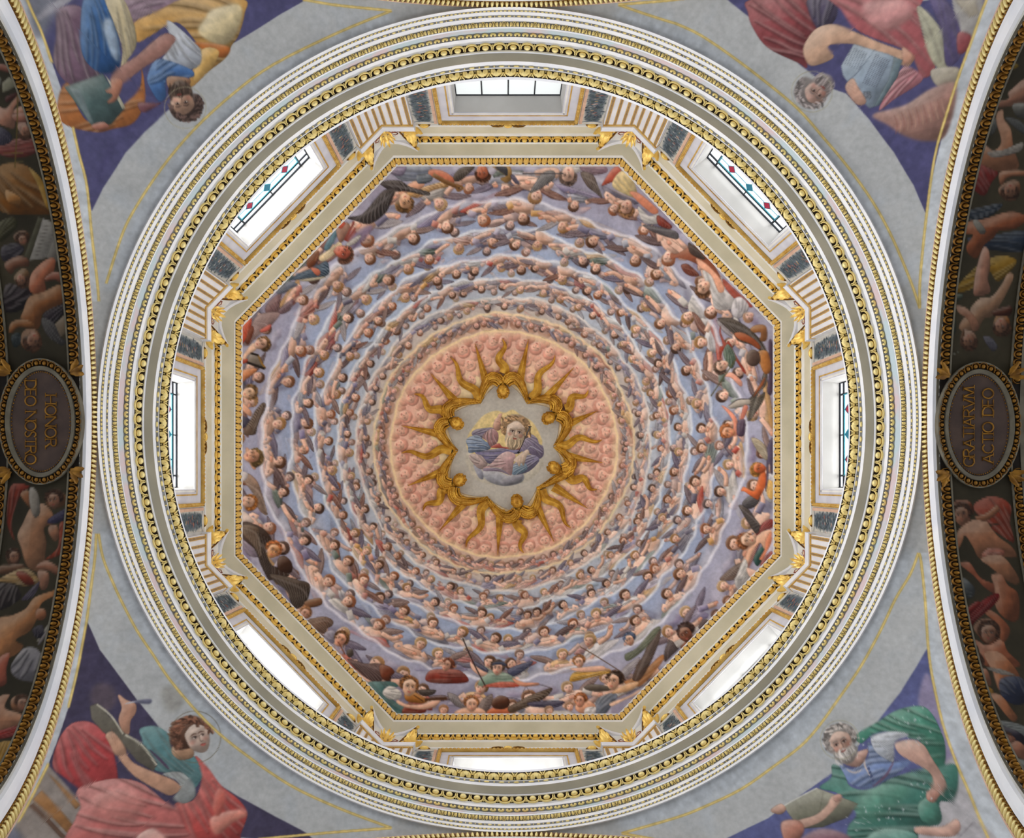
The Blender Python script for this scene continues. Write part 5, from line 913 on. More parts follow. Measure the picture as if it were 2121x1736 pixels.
def bead_ring(name, seg, n, m, bedm, label, long=1.0, reel=False):
    z0 = seg[0][2]; e = empty(name, (0,0,z0), label, 'moulding', kind='thing'); b = MB(); N = 288; (ax, ay, az), (bx, by, bz) = seg
    b.grid([[(ax*math.cos(2*PI*j/N), ay*math.sin(2*PI*j/N), az-z0) for j in range(N)], [(bx*math.cos(2*PI*j/N), by*math.sin(2*PI*j/N), bz-z0) for j in range(N)]], 0, True, True); b.build('bed', bedm, e)
    w = seg_width(seg); p = ring_len(seg)/n; u = MB(); fr = ring_frames(seg, n, w, p)
    for j, M in enumerate(fr):
        L = p*.42*long
        if reel and j % 2: L = p*.12
        c = Vector((0, w*.5, w*.1)); ax_ = [Vector((L,0,0)), Vector((0,w*.44,0)), Vector((0,0,w*.44))]
        R = M.to_3x3(); u.ell(M @ c-Vector((0,0,z0)), R @ ax_[0], R @ ax_[1], R @ ax_[2], 6, 4)
    o = u.build('beads', m, e); o['kind'] = 'stuff'; return e
ring_moulding('egg_and_dart_moulding', SEG['egg'], 168, egg_parts, GOLD, BED, 'broad gilded egg-and-dart ring beside the taupe soffit of the round cornice', .3)
ring_moulding('flower_leaf_moulding', SEG['flower'], 156, flower_parts, GOLD, BED, 'innermost gilded ring of scalloped flower leaves at the lip of the round cornice', .1)
ring_moulding('shell_moulding', SEG['shell'], 300, shell_parts, GOLD, BED_G, 'gilded ring of small scallop shells inside the marbled band of the cornice')
ring_moulding('leaf_moulding', SEG['leaf'], 240, leaf_parts, GOLD, BED_G, 'gilded ring of paired pointed leaves just outside the marbled band')
bead_ring('outer_bead_moulding', SEG['b1'], 620, GOLD, BED_G, 'outermost thin ring of gilded beads on the white cornice')
bead_ring('reel_bead_moulding', SEG['b2'], 520, GOLD, BED_G, 'second thin ring of gilded beads and reels on the white cornice', 1.1, True)
bead_ring('olive_bead_moulding', SEG['bead'], 300, GOLD, BED_G, 'thin ring of long gilded beads between two white lips near the drum', 1.05, True)

# ---------------------------------------------------------------- octagonal drum: walls, windows, painted panels
ZL_, ZWT = 21.95, 27.45
OCT = {'wall':(8.63,8.87), 'fr0':(8.63,8.855,27.5), 'fr1':(8.58,8.81,27.95), 'eg0':(8.546,8.794,28.15), 'eg1':(8.44,8.677,28.3), 'so0':(8.42,8.667,28.42), 'so1':(8.083,8.36,28.5), 'le0':(8.083,8.337,28.65), 'le1':(8.06,8.317,29.15), 'fe':(8.055,8.312,29.34)}
def octo_band(name, a, b, m, parent):
    A_, B_ = octo(*OCT[a]), octo(*OCT[b]); mb = MB()
    for k in range(8): mb.add([A_[k], A_[(k+1) % 8], B_[(k+1) % 8], B_[k]], [(0,1,2,3)], 0, False)
    return mb.build(name, m, parent)
OCT['w0'] = (8.66,8.90,27.38); OCT['w1'] = (8.60,8.835,27.40); OCT['w2'] = (8.60,8.835,27.5)
oc = empty('trim_2', (0,0,0), 'octagonal beige and white cornice at the foot of the vault', 'cornice', kind='structure')
octo_band('fillet', 'w0', 'w1', PLASTER, oc); octo_band('fillet', 'w1', 'w2', PLASTER, oc)
octo_band('beige_frieze', 'fr0', 'fr1', BEIGE, oc); octo_band('fillet', 'fr1', 'eg0', PLASTER, oc); octo_band('fillet', 'eg1', 'so0', PLASTER, oc)
octo_band('beige_soffit', 'so0', 'so1', BEIGE, oc); octo_band('fillet', 'so1', 'le0', PLASTER, oc); octo_band('fillet', 'le1', 'fe', PLASTER, oc)
def octo_moulding(name, a, b, per_side, maker, m, bedm, label):
    z0 = OCT[a][2]; e = empty(name, (0,0,z0), label, 'moulding', kind='thing'); A_, B_ = octo(*OCT[a]), octo(*OCT[b]); bd = MB(); dz = Vector((0,0,-z0))
    for k in range(8): bd.add([A_[k]+dz, A_[(k+1) % 8]+dz, B_[(k+1) % 8]+dz, B_[k]+dz], [(0,1,2,3)], 0, False)
    bd.build('bed', bedm, e); Ls = [(A_[(k+1) % 8]-A_[k]).length for k in range(8)]; p = sum(Ls)/8/per_side; w = sum((((A_[k]+A_[(k+1) % 8])-(B_[k]+B_[(k+1) % 8]))/2).length for k in range(8))/8
    fr = []
    for k in range(8):
        t = (A_[(k+1) % 8]-A_[k]).normalized()
        for j in range(per_side):
            u = (j+.5)/per_side; fr.append(frame(A_[k].lerp(A_[(k+1) % 8], u), B_[k].lerp(B_[(k+1) % 8], u), t, Ls[k]/per_side/p, w))
    place(e, maker(p, w, m), fr); return e
def oct_leaf_parts(p, w, m):
    t = MB(); t.relief([(x*p, y*w) for x, y in ((-.48,.6),(-.4,.1),(-.12,.02),(0,.3),(.12,.02),(.4,.1),(.48,.6),(.36,.9),(0,1.0),(-.36,.9))], w*.10, (0, w*.6))
    t.ell((0, w*.72, w*.06), (p*.22,0,0), (0,w*.2,0), (0,0,w*.09), 7, 4); return [('leaf', t.mesh('leaf', m))]
octo_moulding('egg_and_dart_moulding', 'eg0', 'eg1', 22, egg_parts, GOLD_OCT, BED, 'gilded egg-and-dart band of eight straight runs above the windows')
octo_moulding('leaf_moulding', 'le0', 'le1', 37, oct_leaf_parts, GOLD_OCT, BED, 'gilded leaf band framing the angel fresco in an octagon')

OPW, OPT, OPB, DEP = 1.48, 26.5, 22.35, .47            # half width, top, bottom, depth of the window openings
PLACE_ = {'top':'top','upper right':'upper right','right':'right','lower right':'lower right','bottom':'bottom','lower left':'lower left','left':'left','upper left':'upper left'}
WLAB = ['pale blind window of plain panels at the top of the octagon','stained window at the upper right with red and turquoise diamonds','stained window at the right beside the thanksgiving plaque','window at the lower right showing a broad white reveal and a sliver of glass','window at the bottom of the octagon hidden but for its white reveal','window at the lower left showing only its white reveal','stained window at the left beside the honour plaque','stained window at the upper left with two red diamonds']
G_R, G_Y, G_B, G_T = glass_mat('red_glass',(.30,.012,.035)), glass_mat('yellow_glass',(.22,.14,.006)), glass_mat('blue_glass',(.006,.035,.16)), glass_mat('turquoise_glass',(.018,.13,.18))
GP = []
for v in range(3):                                       # painted festoon panels: dark leaves with blossoms
    g = Canvas(0, 0, .62, 3.6, .01, None, (206,202,192)); q = random.Random(40+v)
    g.poly([(.1,.45),(.2,.24),(.42,.24),(.52,.45),(.55,2),(.52,3.7),(.1,3.7),(.07,2)], (96,106,114), 0, 1, line=0, soft=3)
    for i in range(620):
        x, y = q.gauss(.31,.13), q.uniform(.25,3.6); w_ = .12+.13*min(1, (y-.2)/.5); x = max(.31-w_, min(.31+w_, x)); a = q.uniform(0, 6.28); L = q.uniform(.03,.075)
        c_ = q.choice([(74,92,104),(92,108,118),(58,72,84),(108,120,126),(80,96,92),(52,62,76)])
        g.poly([(x-L*math.cos(a),y-L*math.sin(a)),(x+L*.35*math.sin(a),y-L*.35*math.cos(a)),(x+L*math.cos(a),y+L*math.sin(a)),(x-L*.35*math.sin(a),y+L*.35*math.cos(a))], c_, .4, .9, line=.2)
    for i in range(46):
        x, y = q.gauss(.31,.1), q.uniform(.5,3.5); r = q.uniform(.015,.04)
        g.poly([(x-r*1.5,y),(x,y-r*.7),(x+r*1.5,y),(x,y+r*.7)], q.choice([(196,112,92),(210,206,198),(190,150,104),(176,96,88),(220,196,186)]), .3, .85, line=.1)
    g.stroke([(.0,.17),(.31,.22),(.62,.15)], .05, (84,98,110), 1, False)
    g.done(1.0, .05, 20+v)
    X, Y = np.meshgrid(np.linspace(0,.62,32), np.linspace(0,3.6,120)); idx = np.arange(X.size).reshape(X.shape); Q = np.stack([idx[:-1,:-1], idx[:-1,1:], idx[1:,1:], idx[1:,:-1]], -1).reshape(-1, 4)
    GP.append(np_mesh('painted_garland', np.stack([X.ravel()-.31, np.zeros(X.size), -Y.ravel()], 1), Q, FRESCO, g.sample(X.ravel(), Y.ravel())))
SIDE_TXT = SIDES
for k in range(8):
    mid, t, n, hl = side_frame(k); up = Vector((0,0,1)); sd_ = SIDES[k]
    def W(s, z, d=0.0): return mid+t*s+n*d+Vector((0,0,z))
    def quad(mb, s0, s1, z0, z1, d=0.0, mi=0): mb.add([W(s0,z0,d), W(s1,z0,d), W(s1,z1,d), W(s0,z1,d)], [(0,1,2,3)], mi, False)
    wall = empty('wall_'+sd_.replace(' ','_'), (0,0,0), 'pale plaster drum wall around the '+WLAB[k].split(' at ')[0].split(' with ')[0].split(' showing ')[0].split(' hidden ')[0]+', '+sd_+' side', 'wall', kind='structure')
    wb = MB(); quad(wb, -hl, -OPW, 21.9, 27.5); quad(wb, OPW, hl, 21.9, 27.5); quad(wb, -OPW, OPW, OPT, 27.5); quad(wb, -OPW, OPW, 21.9, OPB); wb.build('plaster', GREYP, wall)
    for s in (-2.36, 2.36):
        M = Matrix((t, n, up)).transposed().to_4x4(); M.translation = W(s, 27.36, .012); link('painted_garland', GP[(k*2+(s > 0)) % 3], wall, M)
    for s in (-1, 1):
        pb = MB(); pb.box(W(s*2.0, 22.0, .002), t*s*.085, up*5.32, n*.02); pb.build('pink_strip', PINKST, wall)
    win = empty('window_%d' % (k+1), W(0, OPB), WLAB[k], 'window', kind='structure'); T0 = Matrix.Translation(-win.location)
    def wadd(mb, nm, m): o = mb.build(nm, m, win); o.matrix_basis = T0; return o
    rv = MB()
    for s in (-1, 1): rv.add([W(s*OPW,OPB), W(s*OPW,OPT), W(s*OPW*.97,OPT-.02,-DEP), W(s*OPW*.97,OPB,-DEP)], [(0,1,2,3)], 0, False)
    rv.add([W(-OPW,OPT), W(OPW,OPT), W(OPW*.97,OPT-.02,-DEP), W(-OPW*.97,OPT-.02,-DEP)], [(0,1,2,3)], 0, False); rv.add([W(-OPW,OPB), W(OPW,OPB), W(OPW,OPB,-DEP), W(-OPW,OPB,-DEP)], [(0,1,2,3)], 0, False)
    wadd(rv, 'reveal', REVEAL)
    # outer gilded frame, lavender panel, inner bead
    def bars(half, top, wd, dep, th=.03, z0=22.0):
        mb = MB(); 
        for s in (-1, 1): mb.box(W(s*half-wd/2, z0, dep), t*wd, up*(top-z0), n*th)
        mb.box(W(-half-wd/2, top-wd, dep), t*(2*half+wd), up*wd, n*th); return mb
    lp = MB()
    for s in (-1, 1): lp.box(W(s*OPW, 22.0, .002), t*s*(1.86-OPW), up*(OPT-22.0), n*.02)
    lp.box(W(-1.86, OPT, .002), t*3.72, up*(27.02-OPT), n*.02); wadd(lp, 'lavender_panel', LAV)
    fr = bars(1.91, 27.22, .10, .01, .07); q_ = 34
    for i in range(q_):
        s = -1.9+3.8*(i+.5)/q_; fr.ell(W(s, 27.17, .085), t*.045, up*.035, n*.03, 6, 4)
    for s in (-1, 1):
        for i in range(44): fr.ell(W(s*1.91, 27.1-i*.11, .085), t*.035, up*.045, n*.03, 6, 4)
    wadd(fr, 'gilded_frame', GOLDP)
    ib = bars(1.63, 26.70, .035, .02, .02); wadd(ib, 'gilt_bead', GOLDP)
    ob = bars(1.53, 26.57, .05, .02, .012); wadd(ob, 'white_edge', PLASTER)
    # glazing
    dg = -DEP; gw = OPW*.97; gt = OPT-.02
    def pane(P, m, dd=0.0): 
        mb = MB(); mb.add([W(s, z, dg+dd) for s, z in P], [tuple(range(len(P)))], 0, False); return wadd(mb, 'pane', m)
    lead = MB()
    def came(a, b, w=.022, m=0, d2=.0): 
        A_, B_ = W(a[0], a[1], dg+d2), W(b[0], b[1], dg+d2); lead.tube([A_, B_], w, 4, m, False)
    if k == 0:
        for i in range(4):
            for j in range(3):
                s0 = -gw+i*gw/2; z1 = gt-.02-(0 if j == 0 else 1.35+(j-1)*1.4); z0_ = gt-1.35-1.4*j if j else gt-1.37
                pane([(s0,z0_),(s0+gw/2,z0_),(s0+gw/2,z1),(s0,z1)], FROST)
        for i in range(5): came((-gw+i*gw/2, OPB), (-gw+i*gw/2, gt), .022)
        for z in (gt-.02, gt-1.36, gt-2.75): came((-gw, z), (gw, z), .02)
    else:
        b_ = .34; x0, x1, zt, zb = -gw+b_, gw-b_, gt-.3, OPB+.3
        for P in ([(-gw,gt-.3),(gw,gt-.3),(gw,gt),(-gw,gt)], [(-gw,zb),(x0,zb),(x0,zt),(-gw,zt)], [(x1,zb),(gw,zb),(gw,zt),(x1,zt)], [(-gw,OPB),(gw,OPB),(gw,zb),(-gw,zb)]): pane(P, CLEAR)
        nr = 4; dz = (zt-zb)/nr; dm = []
        for r in range(nr):
            zc = zt-dz*(r+.42)
            for i, s in enumerate((-1, 0, 1)):
                sc = s*(x1-.42); kind = [G_R, G_T, G_R] if r % 2 == 0 else [G_Y, G_B, G_Y]
                dm.append((sc, zc, kind[i])); pane([(sc-.13,zc),(sc,zc-.24),(sc+.13,zc),(sc,zc+.24)], kind[i], .012)
        for r in range(nr): pane([(x0,zt-dz*(r+1)),(x1,zt-dz*(r+1)),(x1,zt-dz*r),(x0,zt-dz*r)], CLEAR)
        for s, z, _ in dm:
            for a, b in (((s-.13,z),(s,z-.24)),((s,z-.24),(s+.13,z)),((s+.13,z),(s,z+.24)),((s,z+.24),(s-.13,z))): came(a, b, .011, 1, .014)
            came((s, z+.24), (s, min(z+.62, zt)), .010, 1); came((s, z-.24), (s, max(z-.5, zb)), .010, 1)
            came((s+.13, z), (min(s+.42, x1), z), .010, 1); came((s-.13, z), (max(s-.42, x0), z), .010, 1)
        for a, b in (((x0,zb),(x0,zt)),((x1,zb),(x1,zt))): came(a, b, .026, 1)
        for s in (x0, x1, 0.0): came((s, zt), (s, gt), .02)
        came((x0, zt-.05), (x1, zt-.05), .02, 1)
        came((-gw,zt),(gw,zt),.03); came((-gw,zb),(gw,zb),.03); came((x0-.02,OPB),(x0-.02,gt),.02); came((x1+.02,OPB),(x1+.02,gt),.02)
        for z in (zt-1.3, zt-2.6):
            for s in (-1, 1): came((s*gw, z), (s*x1, z), .02)
    came((-gw,gt),(gw,gt),.03); came((-gw,OPB),(-gw,gt),.03); came((gw,OPB),(gw,gt),.03)
    wadd(lead, 'lead_cames', [LEAD, TEAL])
    # gilded bosses above the panels
    for s in (-2.38, 0.0, 2.38):
        bo = empty('gilded_boss', W(s, 27.4), None, 'boss', 'gilded bosses under the octagonal cornice')
        bo['label'] = ('small gilt boss with scrolls over the middle of the '+sd_+' window') if s == 0 else 'gilt boss over the garland of the %s window, nearer the %s window' % (sd_, SIDES[(k+(1 if s > 0 else -1)) % 8])
        mb = MB(); c0 = n*.03
        mb.ell(c0, t*.14, n*.08, up*.06, 12, 6); bs = mb.build('knob', GOLD_OCT, bo)
        m2 = MB(); m2.ell(n*.01, t*.19, n*.07, up*.045, 12, 5); m2.build('rim', GOLD_DK, bo)
        if s == 0:
            for sg in (-1, 1):
                m3 = MB(); m3.tube([t*sg*.15+n*.05, t*sg*.28+n*.07-up*.03, t*sg*.42+n*.05+up*.02, t*sg*.5+n*.04-up*.03], [.03,.035,.025,.01], 5); m3.build('scroll', GOLD_DK, bo)

# ---------------------------------------------------------------- folded pilasters with gilded capitals at the eight corners
def leaf_blade(mb, base, up, out, side, L, W_, curl=.5, mi=0, n=7):
    """acanthus blade: rises along up, curls along out, scalloped edges"""
    rows = []
    for i in range(n+1):
        u = i/n; a = curl*PI*u; h = math.sin(min(a, PI/2))/max(curl, .3)*.62 if False else u*(1-.35*curl*u)
        p = base+up*(L*h)+out*(L*curl*.75*u*u); w = W_*(math.sin(PI*min(u*.92+.12, 1))**.6)*(1+.22*math.cos(u*PI*7))
        rows.append([p-side*w-out*w*.12, p-side*w*.5+out*w*.22, p+out*w*.36, p+side*w*.5+out*w*.22, p+side*w-out*w*.12])
    mb.grid(rows, mi)
CORNER_TXT = ['between the upper left window and the top blind window','between the top blind window and the upper right window','between the upper right and the right window','between the right and the lower right window','between the lower right and the bottom window','between the bottom and the lower left window','between the lower left and the left window','between the left and the upper left window']
cor = octo(WALL_X, WALL_Y, 0)
for k in range(8):
    C_ = cor[k]; up = Vector((0,0,1))
    m2, t2, n2_, h2 = side_frame(k); m1, t1, n1_, h1 = side_frame((k-1) % 8)
    faces = [(t2, n2_), (-t1, n1_)]                      # direction along the wall away from the corner, inward normal
    bis = (n1_+n2_).normalized(); tanh = math.tan(math.acos(max(-1, min(1, n1_.dot(n2_))))/2)
    root = empty('folded_pilaster', C_+Vector((0,0,22)), 'folded white pilaster with gilt capital '+CORNER_TXT[k], 'pilaster', kind='thing'); T0 = Matrix.Translation(-root.location)
    def padd(mb, nm, m, par=root):
        o = mb.build(nm, m, par)
        if par is root: o.matrix_basis = T0
        return o
    def Pt(f, s, d, z): T_, N_ = faces[f]; return C_+T_*s+N_*d+Vector((0,0,z))
    def fold(d, z): return C_+bis*(d/math.cos(math.acos(max(-1, min(1, n1_.dot(n2_))))/2))+Vector((0,0,z))
    def wrap(mb, L, d, z0, z1, dtop=None, mi=0):         # a slab running round the corner on both faces
        dt = d if dtop is None else dtop
        pl = [Pt(1, L, 0, 0), Pt(1, L, d, 0), fold(d, 0), Pt(0, L, d, 0), Pt(0, L, 0, 0)]; ph = [Pt(1, L, 0, 0), Pt(1, L, dt, 0), fold(dt, 0), Pt(0, L, dt, 0), Pt(0, L, 0, 0)]
        a = [p+up*z0 for p in pl]; b = [p+up*z1 for p in ph]
        for i in range(4): mb.add([a[i], a[i+1], b[i+1], b[i]], [(0,1,2,3)], mi, False)
        c0 = C_+up*z0; c1 = C_+up*z1
        for i in range(4): mb.add([a[i], a[i+1], c0], [(0,1,2)], mi, False); mb.add([b[i], b[i+1], c1], [(0,1,2)], mi, False)
    PLN = .93
    sh = MB(); wrap(sh, PLN, .13, 22.0, 27.16); padd(sh, 'shaft', WHITE)
    for f in (0, 1):
        for s in (.165, .395, .625, .855):
            st = MB(); T_, N_ = faces[f]; w = .062 if s < .8 else .075
            st.box(Pt(f, s-w/2, .13, 22.0), T_*w, up*5.06, N_*.018, 0); padd(st, 'fillet', STRIP)
            ge = MB()
            for sg in (-1, 1): ge.box(Pt(f, s+sg*w/2-.009, .13, 22.0), T_*.018, up*5.06, N_*.024, 0)
            padd(ge, 'gilt_edge', GOLDP)
    gt_ = MB(); wrap(gt_, PLN+.005, .16, 27.06, 27.13); padd(gt_, 'gilt_necking', GOLDP)
    asg = MB(); wrap(asg, PLN+.04, .19, 27.13, 27.22, .24); wrap(asg, PLN+.06, .24, 27.22, 27.3); padd(asg, 'astragal', WHITE)
    bell = MB(); wrap(bell, PLN-.08, .12, 27.3, 28.12, .2); padd(bell, 'bell', PLASTER)
    ab = MB()
    for f in (0, 1):                                     # concave abacus running out to a horn at each end
        lo_, hi_, lo2, hi2 = [], [], [], []
        for i in range(9):
            u = i/8; s = u*.98; d = .2+.26*u**2.2
            if i == 0: b0 = fold(.2, 0); lo_.append(b0+up*28.1); hi_.append(b0+up*28.27)
            else: lo_.append(Pt(f, s, d, 28.1)); hi_.append(Pt(f, s, d+.02, 28.27))
            lo2.append(Pt(f, s, max(d-.16, 0), 28.1)); hi2.append(Pt(f, s, -.02, 28.27))
        ab.grid([lo2, lo_, hi_, hi2], 0, False)
        e_ = [Pt(f, .98, .3, 28.1), Pt(f, .98, .46, 28.1), Pt(f, .98, .48, 28.27), Pt(f, .98, -.02, 28.27)]; ab.add(e_, [(0,1,2,3)], 0, False)
    padd(ab, 'abacus', WHITE)
    for f in (0, 1):
        T_, N_ = faces[f]
        vol = MB(); base = Pt(f, .80, .2, 27.32); c = Pt(f, .9, .36, 27.98)
        for i, (a, L, w) in enumerate(((-.5,.5,.1),(0.0,.62,.13),(.5,.5,.1))):
            leaf_blade(vol, Pt(f, .78+.12*a, .16, 27.31), up, (N_*.8+T_*(.35+.3*a)).normalized(), (T_*1.0-N_*.35).normalized(), L, w, .75)
        leaf_blade(vol, Pt(f, .93, .06, 27.32), up, (T_*.9+N_*.3).normalized(), N_, .55, .12, .6)
        padd(vol, 'acanthus_leaf', GOLD_OCT)
        sp = MB(); pts = []
        for i in range(15):
            a = i*.55; r = .17*(1-i/17); pts.append(c+(T_*.62+N_*.78)*r*math.cos(a)+up*r*math.sin(a))
        sp.tube(pts, [.05-.002*i for i in range(15)], 6); sp.ell(c, (T_*.6+N_*.8)*.07, up*.07, (N_*.6-T_*.8)*.09, 8, 5); padd(sp, 'volute', GOLD_OCT)
        cl = MB(); leaf_blade(cl, Pt(f, .62, .17, 27.36), (up*.8+T_*.4).normalized(), (N_*.7+T_*.5).normalized(), (T_*.8-up*.4).normalized(), .5, .085, .6)
        for i in range(5): cl.ell(Pt(f, .60+.07*i, .2+.03*i, 27.38+.09*i), T_*.045, N_*.05, up*.05, 7, 4)
        padd(cl, 'berry_cluster', GOLD_OCT)
        rd = MB(); rd.tube([Pt(f, s, .19+.02*abs(math.sin(s*30)), z) for s, z in ((.2,27.4),(.3,27.52),(.4,27.42),(.46,27.55),(.38,27.66),(.3,27.6))], [.008,.018,.02,.018,.014,.006], 5); rd.tube([Pt(f, .3+.1*i, .2, 27.4+.1*(i % 2)) for i in range(4)], .012, 5); padd(rd, 'arabesque', REDORN)
        cm = MB(); cm.tube([Pt(f, .5, .2, 27.34), Pt(f, .62, .24, 27.7), Pt(f, .78, .32, 27.98), Pt(f, .92, .44, 28.08)], [.02,.03,.035,.02], 6); padd(cm, 'helix', GOLD_DK)
    pal = MB(); side = up.cross(bis).normalized(); b0 = fold(.13, 27.32)
    for a in (-1.25,-.85,-.42,0,.42,.85,1.25):
        d = (up*math.cos(a)+side*math.sin(a)).normalized(); leaf_blade(pal, b0+d*.05+bis*.03, d, bis, side*math.cos(a)-up*math.sin(a), .5-.1*abs(a), .065, .55, n=6)
    for a in (-1.1,-.55,0,.55,1.1):
        d = (up*math.cos(a)+side*math.sin(a)).normalized(); leaf_blade(pal, b0+up*.42+d*.03+bis*.1, d, bis, side*math.cos(a)-up*math.sin(a), .4-.08*abs(a), .06, .8, n=6)
    pal.ell(b0+up*.12+bis*.08, side*.07, bis*.07, up*.12, 8, 5); padd(pal, 'palmette', GOLD_OCT)
# ---------------------------------------------------------------- the four arches: archivolts, and the trims of the side soffits
ARCH = [('left', Vector((-1,0,0)), Vector((0,1,0))), ('right', Vector((1,0,0)), Vector((0,1,0))), ('top', Vector((0,-1,0)), Vector((1,0,0))), ('bottom', Vector((0,1,0)), Vector((1,0,0)))]
DA = 8.555
def arch_xyz(o, t, k, y, d=0.0): return o*(DA-d)+t*y+Vector((0,0,float(arch_pt(k, y))))
def yk(k, a): return (AW+(6.70-AW)*k)*math.sin(a)
AMAX = 1.5
for name, o, t in ARCH:
    side = name in ('left','right'); am = AMAX; N = 150
    tr = empty('trim_%d' % (3+[a[0] for a in ARCH].index(name)), (0,0,0), 'white archivolt of the %s arch edged with gilded tongues' % name, 'arch', kind='structure')
    As = [-am+2*am*i/N for i in range(N+1)]
    def band(nm, pts, m):                                # pts: (k, proud) pairs
        mb = MB(); mb.grid([[arch_xyz(o, t, k, yk(k, a), d) for a in As] for k, d in pts], 0, False); return mb.build(nm, m, tr)
    band('edge_fillet', [(0,-.03),(0,.03),(.05,.03),(.05,0)], PINKST)
    band('white_face', [(.44,0),(.47,.05),(.62,.06),(.84,.05),(.86,-.01)], WHITE); band('white_edge', [(.86,-.01),(1.0,-.02),(1.0,-.06)], GREYP)
    e = empty('tongue_moulding', (o*DA)[:], 'gilded tongue moulding following the %s arch with a thin bead row' % name, 'moulding', kind='thing'); T0 = Matrix.Translation(-e.location)
    mb = MB(); mb.grid([[arch_xyz(o, t, k, yk(k, a), 0) for a in As] for k in (.05,.45)], 0, False); ob = mb.build('bed', BED_G, e); ob.matrix_basis = T0
    n = 188; al = np.linspace(-am, am, 2001); q0 = np.array([arch_xyz(o, t, .2, yk(.2, a)) for a in al]); L = np.concatenate([[0], np.cumsum(np.linalg.norm(np.diff(q0, axis=0), axis=1))])
    fr, p = [], L[-1]/n
    for j in range(n):
        a = float(np.interp((j+.5)*p, L, al)); Po, Pi = arch_xyz(o, t, .05, yk(.05, a)), arch_xyz(o, t, .345, yk(.345, a)); tg = (arch_xyz(o, t, .2, yk(.2, a+.004))-arch_xyz(o, t, .2, yk(.2, a-.004))).normalized()
        y = Pi-Po; w = y.length; y /= w; x = (tg-y*tg.dot(y)).normalized(); z = x.cross(y)
        if z.dot(o) > 0: x = -x; z = -z
        M = Matrix((x, y*(w/.2), z)).transposed().to_4x4(); M.translation = Po; fr.append(M)
    tp = tongue_parts(p, .2, GOLD); y_ = MB()
    for s in (-1, 1): y_.ribbon([(p*.5, .12), (p*.5+s*p*.16, .19)], p*.05, .04)
    y_.ribbon([(p*.5, .03), (p*.5, .12)], p*.05, .04)
    place(e, tp+[('sprig', y_.mesh('sprig', GOLD_DK))], fr)
    bd = MB(); nb = int(n*1.5)
    for j in range(nb):
        a = float(np.interp((j+.5)*L[-1]/nb, L, al)); bd.ell(arch_xyz(o, t, .395, yk(.395, a), .02), Vector((.034,0,0)), Vector((0,.034,0)), Vector((0,0,.034)), 5, 4)
    ob = bd.build('beads', GOLD_DK, e); ob.matrix_basis = T0; ob['kind'] = 'stuff'

def soff(sx, X, y, d=0.0): return Vector((sx*X, y, float(arch_pt(1.0, y))-d))
OV = {-1: (9.316, .084), 1: (9.33, .15)}
for sx, nm in ((-1,'left'), (1,'right')):
    ocx, ocy = OV[sx]; ys = [6.69*math.sin(-1.5+3.0*i/130) for i in range(131)]
    sb = empty('trim_%d' % (7 if sx < 0 else 8), (0,0,0), 'plain plaster borders of the %s soffit' % nm, 'trim', kind='structure')
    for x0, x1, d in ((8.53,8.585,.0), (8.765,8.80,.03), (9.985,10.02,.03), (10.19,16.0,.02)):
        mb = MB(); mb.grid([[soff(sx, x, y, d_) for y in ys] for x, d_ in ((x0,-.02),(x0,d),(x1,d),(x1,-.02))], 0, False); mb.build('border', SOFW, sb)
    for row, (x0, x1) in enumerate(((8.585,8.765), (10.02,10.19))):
        e = empty('egg_strip', (sx*x0, 0, 19.0), 'darkened gilt egg strip along the %s edge of the %s soffit' % (('inner' if row == 0 else 'outer'), nm), 'moulding', kind='thing'); T0 = Matrix.Translation(-e.location)
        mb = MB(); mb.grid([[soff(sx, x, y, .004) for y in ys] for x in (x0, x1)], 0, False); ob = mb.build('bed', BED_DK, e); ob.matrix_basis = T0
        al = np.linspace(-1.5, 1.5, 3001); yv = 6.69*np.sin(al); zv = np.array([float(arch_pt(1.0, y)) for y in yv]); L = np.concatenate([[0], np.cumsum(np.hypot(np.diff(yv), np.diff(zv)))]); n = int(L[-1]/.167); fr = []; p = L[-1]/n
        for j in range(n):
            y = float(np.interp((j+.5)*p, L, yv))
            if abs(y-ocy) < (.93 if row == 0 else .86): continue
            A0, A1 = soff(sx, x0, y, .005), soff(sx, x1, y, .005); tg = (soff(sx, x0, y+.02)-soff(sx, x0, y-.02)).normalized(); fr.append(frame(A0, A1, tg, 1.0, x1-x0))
        place(e, egg_parts(p, x1-x0, GOLD_DK)[:2], fr)
